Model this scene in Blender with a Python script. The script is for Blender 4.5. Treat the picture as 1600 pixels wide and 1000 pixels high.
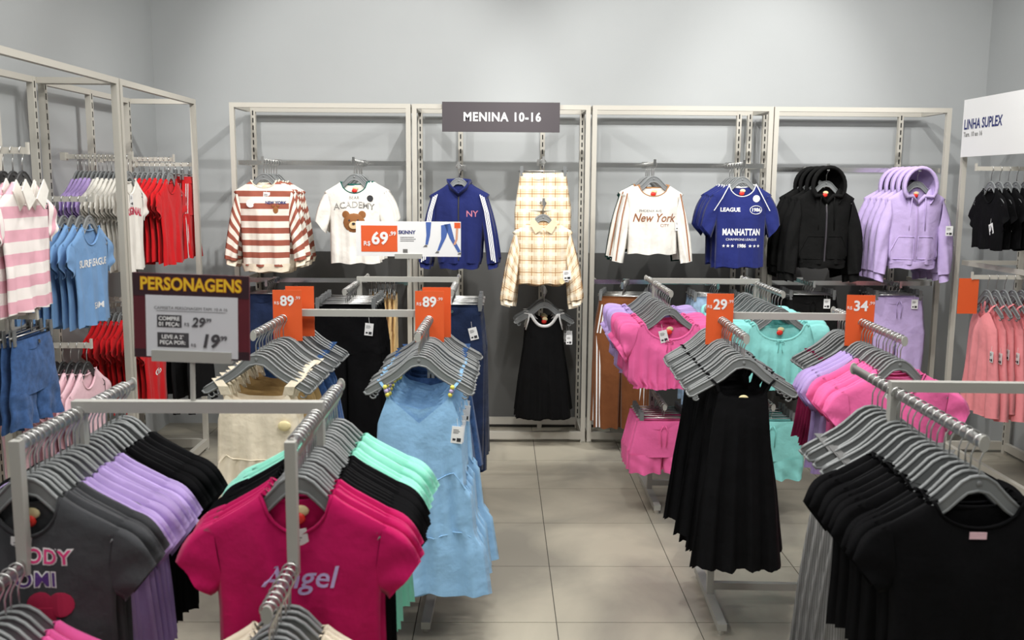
import bpy, math, random
random.seed(7)
for o in list(bpy.data.objects): bpy.data.objects.remove(o)
scene = bpy.context.scene
C = scene.collection
R = math.radians

# ---------------------------------------------------------------- camera
cam_d = bpy.data.cameras.new('camera'); cam = bpy.data.objects.new('camera', cam_d); C.objects.link(cam)
CAM_H = 1.75
cam.location = (0, 0, CAM_H)
from mathutils import Euler, Matrix, Vector
cam.rotation_euler = (Euler((R(90-8.15), 0, R(-0.735))).to_matrix() @ Matrix.Rotation(R(0.4), 3, 'Z')).to_euler()
cam_d.sensor_width = 36; cam_d.lens = 1480/1600*36; cam_d.clip_start = .05
cam_d.dof.use_dof = True; cam_d.dof.focus_distance = 5.6; cam_d.dof.aperture_fstop = 5.6
scene.camera = cam

# ---------------------------------------------------------------- light
w = bpy.data.worlds.new('world'); scene.world = w; w.use_nodes = True
w.node_tree.nodes['Background'].inputs[0].default_value = (.8, .85, .9, 1)
w.node_tree.nodes['Background'].inputs[1].default_value = .05
scene.view_settings.view_transform = 'Standard'; scene.view_settings.look = 'None'
scene.view_settings.exposure = 0.26; scene.view_settings.gamma = 1
def area(name, loc, sx, sy, power, col=(1, .985, .95), tgt=None):
    l = bpy.data.lights.new(name, 'AREA'); l.shape = 'RECTANGLE'; l.size = sx; l.size_y = sy; l.energy = power; l.color = col
    o = bpy.data.objects.new(name, l); C.objects.link(o); o.location = loc
    if tgt: o.rotation_euler = (Vector(tgt)-Vector(loc)).to_track_quat('-Z', 'Y').to_euler()
    return o
def spot(name, loc, tgt, power, ang=70, rad=.03, col=(1, .985, .95)):
    l = bpy.data.lights.new(name, 'SPOT'); l.energy = power; l.spot_size = R(ang); l.spot_blend = .6; l.shadow_soft_size = rad; l.color = col
    o = bpy.data.objects.new(name, l); C.objects.link(o); o.location = loc
    o.rotation_euler = (Vector(tgt)-Vector(loc)).to_track_quat('-Z', 'Y').to_euler()
ZC = 3.9
for i, (x, y) in enumerate([(-1.4, .6), (1.3, .6), (-1.4, 2.8), (1.3, 2.8), (-.2, 4.6), (2.2, 4.6), (-.1, 1.7)]):
    area('ceiling_panel_light', (x, y, ZC-.03), 1.2, .35, 26)
for (x, tx, p) in [(-2.0, -.6, 115), (.2, -1.3, 120), (.4, 1.4, 125), (2.6, 1.0, 120), (1.6, 2.6, 100)]:
    spot('track_spot', (x, 4.3, ZC-.1), (tx, 6.7, 1.7), p)
for (x, y, tx, ty, p) in [(.3, 3.2, -1.0, 2.2, 55), (-.3, 3.0, 1.2, 2.6, 55), (0, 4.2, -2.2, 5.0, 50), (.3, 2.2, 1.2, 4.6, 55), (.2, 2.0, -.6, 4.4, 55)]:
    spot('track_spot', (x, y, ZC-.1), (tx, ty, .8), p, 80)

# ---------------------------------------------------------------- materials
MATS = {}
def mat(name, col, rough=.75, metal=0, bump=0, bscale=60, vary=0.0, vscale=8, sheen=0, spec=.5):
    if name in MATS: return MATS[name]
    m = bpy.data.materials.new(name); m.use_nodes = True; n = m.node_tree.nodes; L = m.node_tree.links
    b = n['Principled BSDF']
    c = (col[0], col[1], col[2], 1)
    b.inputs['Base Color'].default_value = c; b.inputs['Roughness'].default_value = rough; b.inputs['Metallic'].default_value = metal
    b.inputs['Specular IOR Level'].default_value = spec
    if sheen: b.inputs['Sheen Weight'].default_value = sheen
    if vary or bump: tc = n.new('ShaderNodeTexCoord')
    if vary:
        t = n.new('ShaderNodeTexNoise'); t.inputs['Scale'].default_value = vscale; t.inputs['Detail'].default_value = 5
        L.new(tc.outputs['Object'], t.inputs['Vector'])
        r = n.new('ShaderNodeValToRGB')
        r.color_ramp.elements[0].position = .3; r.color_ramp.elements[1].position = .7
        r.color_ramp.elements[0].color = (c[0]*(1-vary), c[1]*(1-vary), c[2]*(1-vary), 1)
        r.color_ramp.elements[1].color = (min(1, c[0]*(1+vary)), min(1, c[1]*(1+vary)), min(1, c[2]*(1+vary)), 1)
        L.new(t.outputs['Fac'], r.inputs[0]); L.new(r.outputs[0], b.inputs['Base Color'])
    if bump:
        t2 = n.new('ShaderNodeTexNoise'); t2.inputs['Scale'].default_value = bscale; t2.inputs['Detail'].default_value = 4
        L.new(tc.outputs['Object'], t2.inputs['Vector'])
        bp = n.new('ShaderNodeBump'); bp.inputs['Strength'].default_value = bump; bp.inputs['Distance'].default_value = .015 if bscale == 9 else .01
        L.new(t2.outputs['Fac'], bp.inputs['Height']); L.new(bp.outputs['Normal'], b.inputs['Normal'])
    MATS[name] = m
    return m
def lin(r, g, b):
    f = lambda v: ((v/255+.055)/1.055)**2.4 if v > 10 else v/255/12.92
    return (f(r), f(g), f(b))
def fabric(name, rgb, **k):
    return mat('fabric_'+name, lin(*rgb), rough=.92, bump=.8, bscale=9, sheen=.0 if sum(rgb) < 150 else .1, spec=.12, **k)
def stripes_mat(name, base, bands, axis=1, extra=None):
    """bands: list of (period, lo, hi, colour, axis) in UV metres"""
    if name in MATS: return MATS[name]
    m = bpy.data.materials.new(name); m.use_nodes = True; n = m.node_tree.nodes; L = m.node_tree.links
    b = n['Principled BSDF']; b.inputs['Roughness'].default_value = .9; b.inputs['Specular IOR Level'].default_value = .2
    uv = n.new('ShaderNodeUVMap'); uv.uv_map = 'uv'
    sp = n.new('ShaderNodeSeparateXYZ'); L.new(uv.outputs[0], sp.inputs[0])
    cur = None
    for (per, lo, hi, colr, ax) in bands:
        d = n.new('ShaderNodeMath'); d.operation = 'DIVIDE'; d.inputs[1].default_value = per; L.new(sp.outputs[ax], d.inputs[0])
        f = n.new('ShaderNodeMath'); f.operation = 'FRACT'; L.new(d.outputs[0], f.inputs[0])
        g = n.new('ShaderNodeMath'); g.operation = 'GREATER_THAN'; g.inputs[1].default_value = lo; L.new(f.outputs[0], g.inputs[0])
        h = n.new('ShaderNodeMath'); h.operation = 'LESS_THAN'; h.inputs[1].default_value = hi; L.new(f.outputs[0], h.inputs[0])
        a = n.new('ShaderNodeMath'); a.operation = 'MULTIPLY'; L.new(g.outputs[0], a.inputs[0]); L.new(h.outputs[0], a.inputs[1])
        s = n.new('ShaderNodeMath'); s.operation = 'MULTIPLY'; s.inputs[1].default_value = colr[3] if len(colr) > 3 else 1; L.new(a.outputs[0], s.inputs[0])
        mx = n.new('ShaderNodeMix'); mx.data_type = 'RGBA'
        L.new(s.outputs[0], mx.inputs[0])
        if cur is None: mx.inputs[6].default_value = (*base, 1)
        else: L.new(cur, mx.inputs[6])
        mx.inputs[7].default_value = (colr[0], colr[1], colr[2], 1)
        cur = mx.outputs[2]
    L.new(cur, b.inputs['Base Color'])
    tc = n.new('ShaderNodeTexCoord'); t2 = n.new('ShaderNodeTexNoise'); t2.inputs['Scale'].default_value = 9
    L.new(tc.outputs['Object'], t2.inputs['Vector'])
    bp = n.new('ShaderNodeBump'); bp.inputs['Strength'].default_value = .7; bp.inputs['Distance'].default_value = .015
    L.new(t2.outputs['Fac'], bp.inputs['Height']); L.new(bp.outputs['Normal'], b.inputs['Normal'])
    MATS[name] = m
    return m
FRAME = mat('greige_powder_coat', lin(196, 192, 182), .5, bump=.05, bscale=200)
CHROME = mat('chrome', (.75, .75, .74), .18, 1)
STEEL = mat('satin_steel', (.62, .62, .61), .32, 1)
RACK = mat('rack_grey_paint', lin(172, 171, 165), .45)
HANG = mat('grey_hanger_plastic', lin(128, 131, 132), .38)
HANGD = mat('dark_hanger_plastic', lin(52, 52, 53), .4)
CLIP = mat('smoky_clip_plastic', lin(118, 120, 121), .3)
DARK = mat('slot_black', (.012, .012, .012), .8)
WHITE = mat('white_card', lin(238, 238, 238), .6)
INK = mat('black_ink', lin(48, 48, 52), .7)
RED = mat('red_marker', lin(226, 52, 40), .4)
CREAMDOT = mat('cream_marker', lin(236, 220, 170), .5)
ORANGE = mat('orange_card', lin(226, 92, 40), .55)

# ---------------------------------------------------------------- mesh helpers
class MB:
    def __init__(s): s.v = []; s.f = []; s.uv = []
    def vert(s, p, uv=(0, 0)): s.v.append(tuple(p)); s.uv.append(uv); return len(s.v)-1
    def box(s, x0, x1, y0, y1, z0, z1):
        a = [s.vert((x, y, z)) for z in (z0, z1) for y in (y0, y1) for x in (x0, x1)]
        for q in ((0, 2, 3, 1), (4, 5, 7, 6), (0, 1, 5, 4), (2, 6, 7, 3), (0, 4, 6, 2), (1, 3, 7, 5)): s.f.append([a[i] for i in q])
        return s
    def tube(s, pts, r, n=8, closed=False, caps=True, rz=None):
        """round (or rx, rz oval) tube along pts"""
        pts = [Vector(p) for p in pts]; N = len(pts); rings = []
        up = None
        for i, p in enumerate(pts):
            if closed: t = pts[(i+1) % N]-pts[i-1]
            else: t = pts[min(i+1, N-1)]-pts[max(i-1, 0)]
            t.normalize()
            if up is None:
                up = Vector((0, 0, 1)) if abs(t.z) < .9 else Vector((0, 1, 0))
            up = (up-t*up.dot(t)).normalized(); sd = t.cross(up)
            ri = r[i] if isinstance(r, (list, tuple)) else r
            rv = rz if rz else ri
            rings.append([s.vert(p+sd*ri*math.cos(a)+up*rv*math.sin(a)) for a in [2*math.pi*k/n for k in range(n)]])
        for i in range(N if closed else N-1):
            A, B = rings[i], rings[(i+1) % N]
            for k in range(n): s.f.append([A[k], A[(k+1) % n], B[(k+1) % n], B[k]])
        if caps and not closed:
            s.f.append(rings[0][::-1]); s.f.append(rings[-1])
        return s
    def disc(s, c, r, ny, th, n=16, sx=1):
        """disc facing -Y"""
        f = [s.vert((c[0]+r*sx*math.cos(a), c[1]-th, c[2]+r*math.sin(a))) for a in [2*math.pi*k/n for k in range(n)]]
        b = [s.vert((c[0]+r*sx*math.cos(a), c[1], c[2]+r*math.sin(a))) for a in [2*math.pi*k/n for k in range(n)]]
        s.f.append(f); s.f.append(b[::-1])
        for k in range(n): s.f.append([f[k], b[k], b[(k+1) % n], f[(k+1) % n]])
        return s
    def prism(s, poly, y0, y1):
        """extrude an x,z polygon along y"""
        n = len(poly)
        f = [s.vert((x, y0, z)) for x, z in poly]; b = [s.vert((x, y1, z)) for x, z in poly]
        s.f.append(f); s.f.append(b[::-1])
        for k in range(n): s.f.append([f[k], b[k], b[(k+1) % n], f[(k+1) % n]])
        return s
    def ball(s, c, r, n=8, m=6, sq=(1, 1, 1)):
        rows = []
        for j in range(1, m):
            th = math.pi*j/m
            rows.append([s.vert((c[0]+sq[0]*r*math.sin(th)*math.cos(2*math.pi*k/n), c[1]+sq[1]*r*math.sin(th)*math.sin(2*math.pi*k/n), c[2]+sq[2]*r*math.cos(th))) for k in range(n)])
        t = s.vert((c[0], c[1], c[2]+sq[2]*r)); b = s.vert((c[0], c[1], c[2]-sq[2]*r))
        for k in range(n):
            s.f.append([t, rows[0][k], rows[0][(k+1) % n]]); s.f.append([b, rows[-1][(k+1) % n], rows[-1][k]])
        for A, B in zip(rows, rows[1:]):
            for k in range(n): s.f.append([A[k], B[k], B[(k+1) % n], A[(k+1) % n]])
        return s
    def build(s, name, m, parent=None, smooth=False, link=True):
        me = bpy.data.meshes.new(name); me.from_pydata(s.v, [], s.f)
        ul = me.uv_layers.new(name='uv')
        for l in me.loops: ul.data[l.index].uv = s.uv[l.vertex_index]
        import bmesh
        b = bmesh.new(); b.from_mesh(me); bmesh.ops.recalc_face_normals(b, faces=b.faces); b.to_mesh(me); b.free()
        if smooth:
            for p in me.polygons: p.use_smooth = True
            if smooth == 'auto':
                me.set_sharp_from_angle(angle=R(40))
        me.materials.append(m)
        o = bpy.data.objects.new(name, me)
        if parent: o.parent = parent
        if link: C.objects.link(o)
        return o
def tag(o, label, cat, group=None):
    o['label'] = label; o['category'] = cat
    if group: o['group'] = group
    return o
def empty(name, loc=(0, 0, 0), rz=0, link=True):
    o = bpy.data.objects.new(name, None); o.empty_display_size = .05
    o.location = loc; o.rotation_euler = (0, 0, rz)
    if link: C.objects.link(o)
    return o
PROTOS = []
def proto(name):
    o = empty(name, link=False); PROTOS.append(o); return o
def kids(o): return [c for c in bpy.data.objects if c.parent == o]
KID = {}
def dup(root, loc, rz, label, cat, group=None, tilt=0, roll=0, sz=1):
    if root.name not in KID:
        KID[root.name] = [(c, kids(c)) for c in kids(root)]
    r = root.copy(); C.objects.link(r); r.location = loc; r.rotation_euler = (tilt, roll, rz); r.scale = (1, 1, sz)
    tag(r, label, cat, group)
    for c, sub in KID[root.name]:
        d = c.copy(); C.objects.link(d); d.parent = r
        for g in sub:
            e = g.copy(); C.objects.link(e); e.parent = d
    return r
def text_mb(body, size, offset=0.0, shear=0, align='CENTER', sx=1.0, spacing=1.0):
    cu = bpy.data.curves.new('txt', 'FONT'); cu.body = body; cu.size = size; cu.offset = offset; cu.shear = shear
    cu.align_x = align; cu.align_y = 'CENTER'; cu.resolution_u = 3; cu.space_character = spacing
    o = bpy.data.objects.new('txt', cu); me = bpy.data.meshes.new_from_object(o)
    mb = MB()
    for v in me.vertices: mb.vert((v.co.x*sx, 0, v.co.y))
    for p in me.polygons: mb.f.append(list(p.vertices))
    bpy.data.objects.remove(o); bpy.data.curves.remove(cu); bpy.data.meshes.remove(me)
    return mb
def put_text(body, size, x, z, surf, m, parent, name='lettering', offset=0.0, shear=0, align='CENTER', sx=1.0, arch=0, link=False, spacing=1.0, lift=.0015):
    """lettering laid on a front surface y = surf(x, z)"""
    mb = text_mb(body, size, offset, shear, align, sx, spacing)
    for i, (a, b, c) in enumerate(mb.v):
        X = a+x; Z = c+z-arch*a*a
        mb.v[i] = (X, surf(X, Z)-lift, Z)
    return mb.build(name, m, parent, link=link)

# ================================================================ the setting
XL, XR, YB, YF = -2.42, 3.42, 6.80, -2.6
WALL = mat('wall_grey_paint', lin(178, 181, 182), .8, bump=.03, bscale=90, vary=.02, vscale=1.5)
def structure(o): o['kind'] = 'structure'; return o
structure(MB().box(XL-.15, XR+.15, YB, YB+.15, 0, ZC).build('wall_back', WALL))
structure(MB().box(XL-.15, XL, YF, YB, 0, ZC).build('wall_left', WALL))
structure(MB().box(XR, XR+.15, YF, YB, 0, ZC).build('wall_right', WALL))
structure(MB().box(XL-.15, XR+.15, YF-.15, YF, 0, ZC).build('wall_front', WALL))
structure(MB().box(XL-.15, XR+.15, YF-.15, YB+.15, ZC, ZC+.1).build('ceiling', mat('ceiling_paint', lin(205, 205, 203), .9)))
GROUT = mat('dark_grout', lin(84, 80, 74), .9)
floor = structure(MB().box(XL-.15, XR+.15, YF-.15, YB+.15, -.1, -.004).build('floor', GROUT))
def tile_mat():
    m = mat('beige_stone_tile', lin(176, 170, 156), .42, vary=.05, vscale=2.2, spec=.4)
    n = m.node_tree.nodes; L = m.node_tree.links
    # broad soft stains, in world space so they run on over the joints
    g = n.new('ShaderNodeNewGeometry'); t = n.new('ShaderNodeTexNoise'); t.inputs['Scale'].default_value = 1.3; t.inputs['Detail'].default_value = 6; t.inputs['Distortion'].default_value = .6
    L.new(g.outputs['Position'], t.inputs['Vector'])
    old = [x for x in n if x.type == 'VALTORGB'][0]
    r = n.new('ShaderNodeValToRGB'); r.color_ramp.elements[0].position = .38; r.color_ramp.elements[1].position = .62
    r.color_ramp.elements[0].color = (*lin(146, 141, 130), 1); r.color_ramp.elements[1].color = (*lin(188, 181, 164), 1)
    L.new(t.outputs['Fac'], r.inputs[0]); L.new(r.outputs[0], n['Principled BSDF'].inputs['Base Color'])
    return m
TILE = tile_mat()
TW = .567; tile_me = None
x0 = .236-5*TW; y0 = 4.18-7*TW
for i in range(11):
    for j in range(12):
        xa, ya = x0+i*TW, y0+j*TW
        xb, yb = min(xa+TW-.004, XR), min(ya+TW-.004, YB)
        xa = max(xa, XL)
        if xb <= xa or yb <= ya: continue
        full = abs(xb-xa-TW+.004) < 1e-6 and abs(yb-ya-TW+.004) < 1e-6
        if full and tile_me:
            o = bpy.data.objects.new('floor_tile', tile_me); C.objects.link(o)
        else:
            o = MB().box(0, xb-xa, 0, yb-ya, -.004, 0).build('floor_tile', TILE)
            if full: tile_me = o.data
        o.location = (xa, ya, 0); o.parent = floor

# ================================================================ wall bays
BH = 2.264; BD = .43; PW = .03
PANEL = mat('dark_grey_panel', lin(92, 92, 91), .7, vary=.06, vscale=3)
def upright(parent, x, y, z1, m=FRAME, slots=True):
    o = MB().box(x-.016, x+.016, y-.016, y+.016, .0, z1).build('back_upright', m, parent)
    if slots:
        mb = MB()
        for k in range(int(z1/.05)-1): mb.box(x-.004, x+.004, y-.0175, y-.0155, .06+k*.05, .092+k*.05)
        mb.build('slots', DARK, o)
    return o
def bay(loc, rz, width, label, ups, panel=True, bars=(), barm=CHROME):
    """front plane at local y=0, back at y=BD, x from 0 to width"""
    t = empty('wall_bay', loc, rz)
    for x in (0, width-PW): MB().box(x, x+PW, 0, PW, 0, BH).build('post', FRAME, t)
    MB().box(PW, width-PW, 0, PW, BH-PW, BH).build('top_rail', FRAME, t)
    MB().box(PW, width-PW, BD-PW, BD, BH-PW, BH).build('top_rail', FRAME, t)
    MB().box(PW, width-PW, 0, PW, .025, .025+.05).build('base_rail', FRAME, t)
    MB().box(PW, width-PW, BD-PW, BD, .025, .025+.05).build('base_rail', FRAME, t)
    for x in (0, width-PW):
        MB().box(x, x+PW, PW, BD-PW, BH-PW, BH).build('side_rail', FRAME, t)
        MB().box(x, x+PW, PW, BD-PW, .025, .075).build('side_rail', FRAME, t)
        MB().tube([(x+.015, .015, 0), (x+.015, .015, .012)], .02, 12).build('levelling_foot', CHROME, t)
    for x in ups: upright(t, x, BD-.016, BH)
    if panel: MB().box(PW, width-PW, BD+.002, BD+.016, .0, 1.27).build('back_panel', PANEL, t)
    for z in bars:
        b = MB().box(.035, width-.035, .04, .055, z-.015, z+.015).build('hang_bar', barm, t)
        for x in (.045, width-.045):
            MB().box(x-.008, x+.008, .05, BD-.02, z-.014, z+.014).build('bar_bracket', FRAME, t)
    return tag(t, label, 'clothes rail', 'wall bay frames')
BY = 6.30
bay((-1.765, BY, 0), 0, 1.175, 'tall greige metal bay frame behind striped sweaters and bear tees', (.05, 1.125), bars=(1.88, 1.105))
bay((-.58, BY, 0), 0, 1.165, 'tall greige metal bay frame under the dark header sign', (.02, .30, .87, 1.145))
bay((.598, BY, 0), 0, 1.185, 'tall greige metal bay frame behind cream and navy printed tops', (.05, 1.06, 1.135), bars=(1.88, 1.105))
bay((1.79, BY, 0), 0, 1.165, 'tall greige metal bay frame behind black and lilac hoodies', (.05, 1.0), bars=(1.86, 1.105))
# side walls: local x runs along the wall
bay((-1.92, 4.915, 0), R(90), 1.2, 'greige bay frame on left wall, the one nearer the back corner', (.05, .6, 1.15), panel=False)
bay((-1.92, 3.70, 0), R(90), 1.2, 'greige bay frame on left wall, the one nearer the viewer', (.05, .6, 1.15), panel=False)
bay((-1.92, 2.485, 0), R(90), 1.2, 'greige bay frame on left wall, cut off by the left edge', (.05, 1.15), panel=False)
bay((2.945, 6.12, 0), R(-90), 1.2, 'greige bay frame on the right wall under the white sign', (.05, 1.15), panel=False, bars=(1.27,), barm=FRAME)

# ================================================================ floor racks
RH = 1.245; AZ = 1.215                       # top of rack, arm centre
ARMTOP = AZ+.014
def arm(parent, pts, name='arm'):
    o = MB().tube(pts, .0075, 12, rz=.014).build(name, STEEL, parent, smooth='auto')
    a = Vector(pts[-1]); d = (a-Vector(pts[-2])).normalized()
    MB().tube([a-d*.002, a+d*.004], .011, 14, rz=.018).build('end_cap', RACK, o)
    return o
def rack(loc, rz, xl, xr, label, step=(), low=(), front=.5, rear=.32):
    t = empty('clothes_rack', loc, rz)
    for i, x in enumerate((xl, xr)):
        up = MB().box(x-.0135, x+.0135, -.0135, .0135, .045, RH).build('upright', RACK, t)
        sl = MB()
        for k in range(20): sl.box(x-.003, x+.003, -.0145, -.013, .16+k*.05, .185+k*.05)
        sl.build('slots', DARK, up)
        ft = MB().box(x-.018, x+.018, -.29, .29, .022, .05).build('foot', RACK, t)
        for y in (-.265, .265): MB().tube([(x, y, 0), (x, y, .022)], .015, 10).build('glide', CHROME, ft)
        arm(t, [(x, .0135, AZ), (x, rear, AZ)])
        if i in step:
            arm(t, [(x, -.0135, AZ), (x, -.28, AZ)])
            MB().box(x-.011, x+.011, -.302, -.28, AZ-.27, AZ+.014).build('drop_post', RACK, t)
            arm(t, [(x, -.302, AZ-.25), (x, -.52, AZ-.25)])
        else:
            arm(t, [(x, -.0135, AZ), (x, -front, AZ)])
        if i in low: arm(t, [(x, -.0135, .62), (x, -.42, .62)])
    MB().box(xl+.0135, xr-.0135, -.0135, .0135, RH-.027, RH).build('top_bar', RACK, t)
    MB().box(xl+.0135, xr-.0135, -.012, .012, .07, .1).build('cross_tube', RACK, t)
    return tag(t, label, 'clothes rack', 'floor garment racks')
RK = {  # name: (x, y, rz, xl, xr)
 'near-left': (-.70, 2.17, 0, -.28, .275), 'middle-left': (-.57, 3.80, R(-1), -.29, .29), 'far-left': (-.505, 5.17, 0, -.265, .265),
 'near-right': (1.33, 2.42, R(-2), -.29, .29), 'middle-right': (1.165, 3.77, R(-2.5), -.275, .275), 'far-right': (1.13, 5.17, 0, -.28, .28)}
RL = {'near-left': 'grey floor rack with stepped arms carrying the dark-red sign', 'middle-left': 'grey floor rack holding cream and pale blue dresses',
 'far-left': 'grey floor rack holding jeans on clip hangers under the wide price sign', 'near-right': 'grey floor rack holding black tees at the right edge',
 'middle-right': 'grey floor rack holding black strappy dresses beside the aisle', 'far-right': 'grey floor rack holding pink and mint gathered blouses'}
for k, (x, y, rz, a, b) in RK.items():
    rack((x, y, 0), rz, a, b, RL[k], step=(0, 1) if k == 'near-left' else (), low=(0, 1) if k == 'far-right' else ((1,) if k == 'middle-right' else ()))
def armpt(k, side, d, z=0):
    x, y, rz, a, b = RK[k]; lx = a if side == 'left' else b
    return (x+lx*math.cos(rz)-d*math.sin(rz)*1, y+lx*math.sin(rz)+d*math.cos(rz), ARMTOP+z)

# ================================================================ hangers (origin: where the hook rests on the bar)
AP = -.085
HTOP = [(0, 0), (.02, -.003), (.04, -.014), (.06, -.033), (.08, -.051), (.10, -.066), (.14, -.09), (.18, -.113), (.192, -.122)]
HBOT = [(.198, -.134), (.19, -.144), (.176, -.143), (.14, -.122), (.10, -.099), (.07, -.08), (.045, -.058), (.025, -.042), (0, -.037)]
def ht(x):
    x = abs(x)
    for (a, b), (c, d) in zip(HTOP, HTOP[1:]):
        if x <= c: return AP+b+(d-b)*(x-a)/(c-a)
    return AP-.122-(x-.192)*.75
def hook_pts(dz=0):
    r = .0165
    p = [(0, 0, AP-.004+dz), (0, 0, -.052), (.004, 0, -.04)]
    for k in range(0, 11):
        a = R(-38+k*24); p.append((r*math.cos(a), 0, -r+.003+r*math.sin(a)))
    return p
def hanger_proto(name, body, loops=True, kx=1):
    t = proto('clothes_hanger')
    HTOP = [(x*kx, z) for x, z in globals()['HTOP']]; HBOT = [(x*kx, z) for x, z in globals()['HBOT']]
    half = [(x, z) for x, z in HTOP]+HBOT[:-1]
    poly = [(x, AP+z) for x, z in half+[(0, HBOT[-1][1])]]+[(-x, AP+z) for x, z in half[::-1][:-1]]
    mb = MB()
    n = len(HTOP)
    # web (thin) and rims (thick) give the I-beam section
    top = [(x, AP+z) for x, z in HTOP]; bot = [(x, AP+z) for x, z in HBOT[::-1]]
    def strip(path_a, y):
        pass
    mb.prism(poly, -.0025, .0025)
    b = mb.build('hanger_body', body, t, link=False)
    tp = [(-x, 0, AP+z-.003) for x, z in HTOP[::-1]]+[(x, 0, AP+z-.003) for x, z in HTOP[1:]]
    bp = [(-x, 0, AP+z+.002) for x, z in HBOT]+[(x, 0, AP+z+.002) for x, z in HBOT[::-1][1:]]
    MB().tube(tp, .0055, 6, rz=.004).build('top_rim', body, t, smooth=True, link=False)
    MB().tube(bp, .0055, 6, rz=.004).build('lower_rim', body, t, smooth=True, link=False)
    if loops:
        m2 = MB()
        for s in (-1, 1): m2.tube([(s*(.165+.011*math.cos(a)), 0, AP-.146+.011*math.sin(a)) for a in [R(200+k*32) for k in range(6)]], .003, 5)
        m2.build('strap_hook', body, t, smooth=True, link=False)
    MB().tube(hook_pts(), .0021, 6).build('hook', STEEL, t, smooth=True, link=False)
    MB().ball((0, -.004, AP-.018), .006, 8, 5, (1, .5, 1)).build('stud', body, t, link=False)
    return t
H_GREY = hanger_proto('h', HANG)
H_DARK = hanger_proto('h', HANGD, False, .88)
H_TEE = hanger_proto('h', HANG, False, .88)
def clip_proto(hw=.15):
    t = proto('clip_hanger')
    MB().tube([(-hw-.02, 0, -.075), (hw+.02, 0, -.075)], .0035, 8).build('rod', STEEL, t, smooth=True, link=False)
    MB().tube(hook_pts(.013), .0021, 6).build('hook', STEEL, t, smooth=True, link=False)
    for s in (-1, 1):
        c = MB()
        c.prism([(s*hw-.009, -.045), (s*hw+.009, -.045), (s*hw+.011, -.075), (s*hw+.008, -.108), (s*hw-.008, -.108), (s*hw-.011, -.075)], -.009, -.004)
        c.prism([(s*hw-.009, -.045), (s*hw+.009, -.045), (s*hw+.011, -.075), (s*hw+.008, -.108), (s*hw-.008, -.108), (s*hw-.011, -.075)], .004, .009)
        c.box(s*hw-.004, s*hw+.004, -.006, .006, -.082, -.068)
        c.build('clip', CLIP, t, link=False)
    return t
H_CLIP = clip_proto(.14)
H_CLIPS = clip_proto(.115)

# ================================================================ garment makers
def interp(tab, t):
    for (a, b), (c, d) in zip(tab, tab[1:]):
        if t <= c: return b+(d-b)*(t-a)/(c-a) if c > a else d
    return tab[-1][1]
def smooth01(x): x = max(0, min(1, x)); return x*x*(3-2*x)
class Shell:
    """two-sided hanging cloth: columns from hem to top edge, front and back joined at the sides"""
    def __init__(s, hw, zh, topf, topb, T=.03, nw=None, rip=.006, freq=9, ph=0, nx=26, nt=16, tiers=(), ttop=.28, x0=0, hemwave=.004, Tb=None):
        s.Tb = T if Tb is None else Tb
        s.hw, s.zh, s.topf, s.topb, s.T, s.nw, s.rip, s.freq, s.ph, s.nx, s.nt, s.tiers, s.ttop, s.x0, s.hemwave = hw, zh, topf, topb, T, nw, rip, freq, ph, nx, nt, tiers, ttop, x0, hemwave
    def ripple(s, u, t):
        a = s.rip*(max(0, 1-t)**1.15)
        y = a*math.sin(s.freq*u+s.ph)+.45*a*math.sin(2.3*s.freq*u+1.7+s.ph+2*t)
        y += .0025*math.sin(5*u+9*t+s.ph)
        for (t0, amp, fr) in s.tiers:
            if t < t0: y += amp*math.sin(fr*u+t0*17)*smooth01((t0-t)/.05)*.8
        return y
    def thick(s, t):
        return s.T*min(1, s.ttop+(1-t)*3.2)
    def front(s, x, z):
        x -= s.x0
        t = .5
        for _ in range(4):
            u = max(-1, min(1, x/interp(s.hw, t))); zt = s.topf(u*interp(s.hw, 1)); t = max(0, min(1, (z-s.zh)/(zt-s.zh)))
        return -s.thick(t)*(1-abs(u)**2.5)-.003+s.ripple(u, t)
    def add(s, mb):
        grids = []
        W1 = interp(s.hw, 1)
        for side, top in ((-1, s.topf), (1, s.topb)):
            g = []
            for i in range(s.nx+1):
                u = -1+2*i/s.nx; col = []
                zt = top(u*W1)
                for j in range(s.nt+1):
                    t = j/s.nt
                    if side == 1 and i in (0, s.nx): col.append(grids[0][i][j]); continue
                    hwv = interp(s.hw, t)
                    for (t0, amp, fr) in s.tiers:
                        if t < t0: hwv += amp*.6*smooth01((t0-t)/.04)
                    z = s.zh+(zt-s.zh)*t+s.hemwave*math.sin(7*u+s.ph)*(1-t)
                    y = side*(s.thick(t)*(1 if side < 0 else s.Tb/s.T)*(1-abs(u)**2.5)+(.003 if abs(u) < 1 else 0))+s.ripple(u, t)
                    col.append(mb.vert((s.x0+u*hwv, y, z), (u*hwv, z)))
                g.append(col)
            grids.append(g)
            for i in range(s.nx):
                for j in range(s.nt):
                    q = [g[i][j], g[i+1][j], g[i+1][j+1], g[i][j+1]]
                    if len(set(q)) == 4: mb.f.append(q if side < 0 else q[::-1])
        if s.nw is not None:      # close the shoulders
            for i in range(s.nx):
                ua, ub = (-1+2*i/s.nx)*W1, (-1+2*(i+1)/s.nx)*W1
                if min(abs(ua), abs(ub)) >= s.nw-1e-6 and ua*ub > -1e-9:
                    q = [grids[0][i][s.nt], grids[0][i+1][s.nt], grids[1][i+1][s.nt], grids[1][i][s.nt]]
                    q = [a for k, a in enumerate(q) if a not in q[:k]]
                    if len(q) > 2: mb.f.append(q)
        return mb
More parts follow.
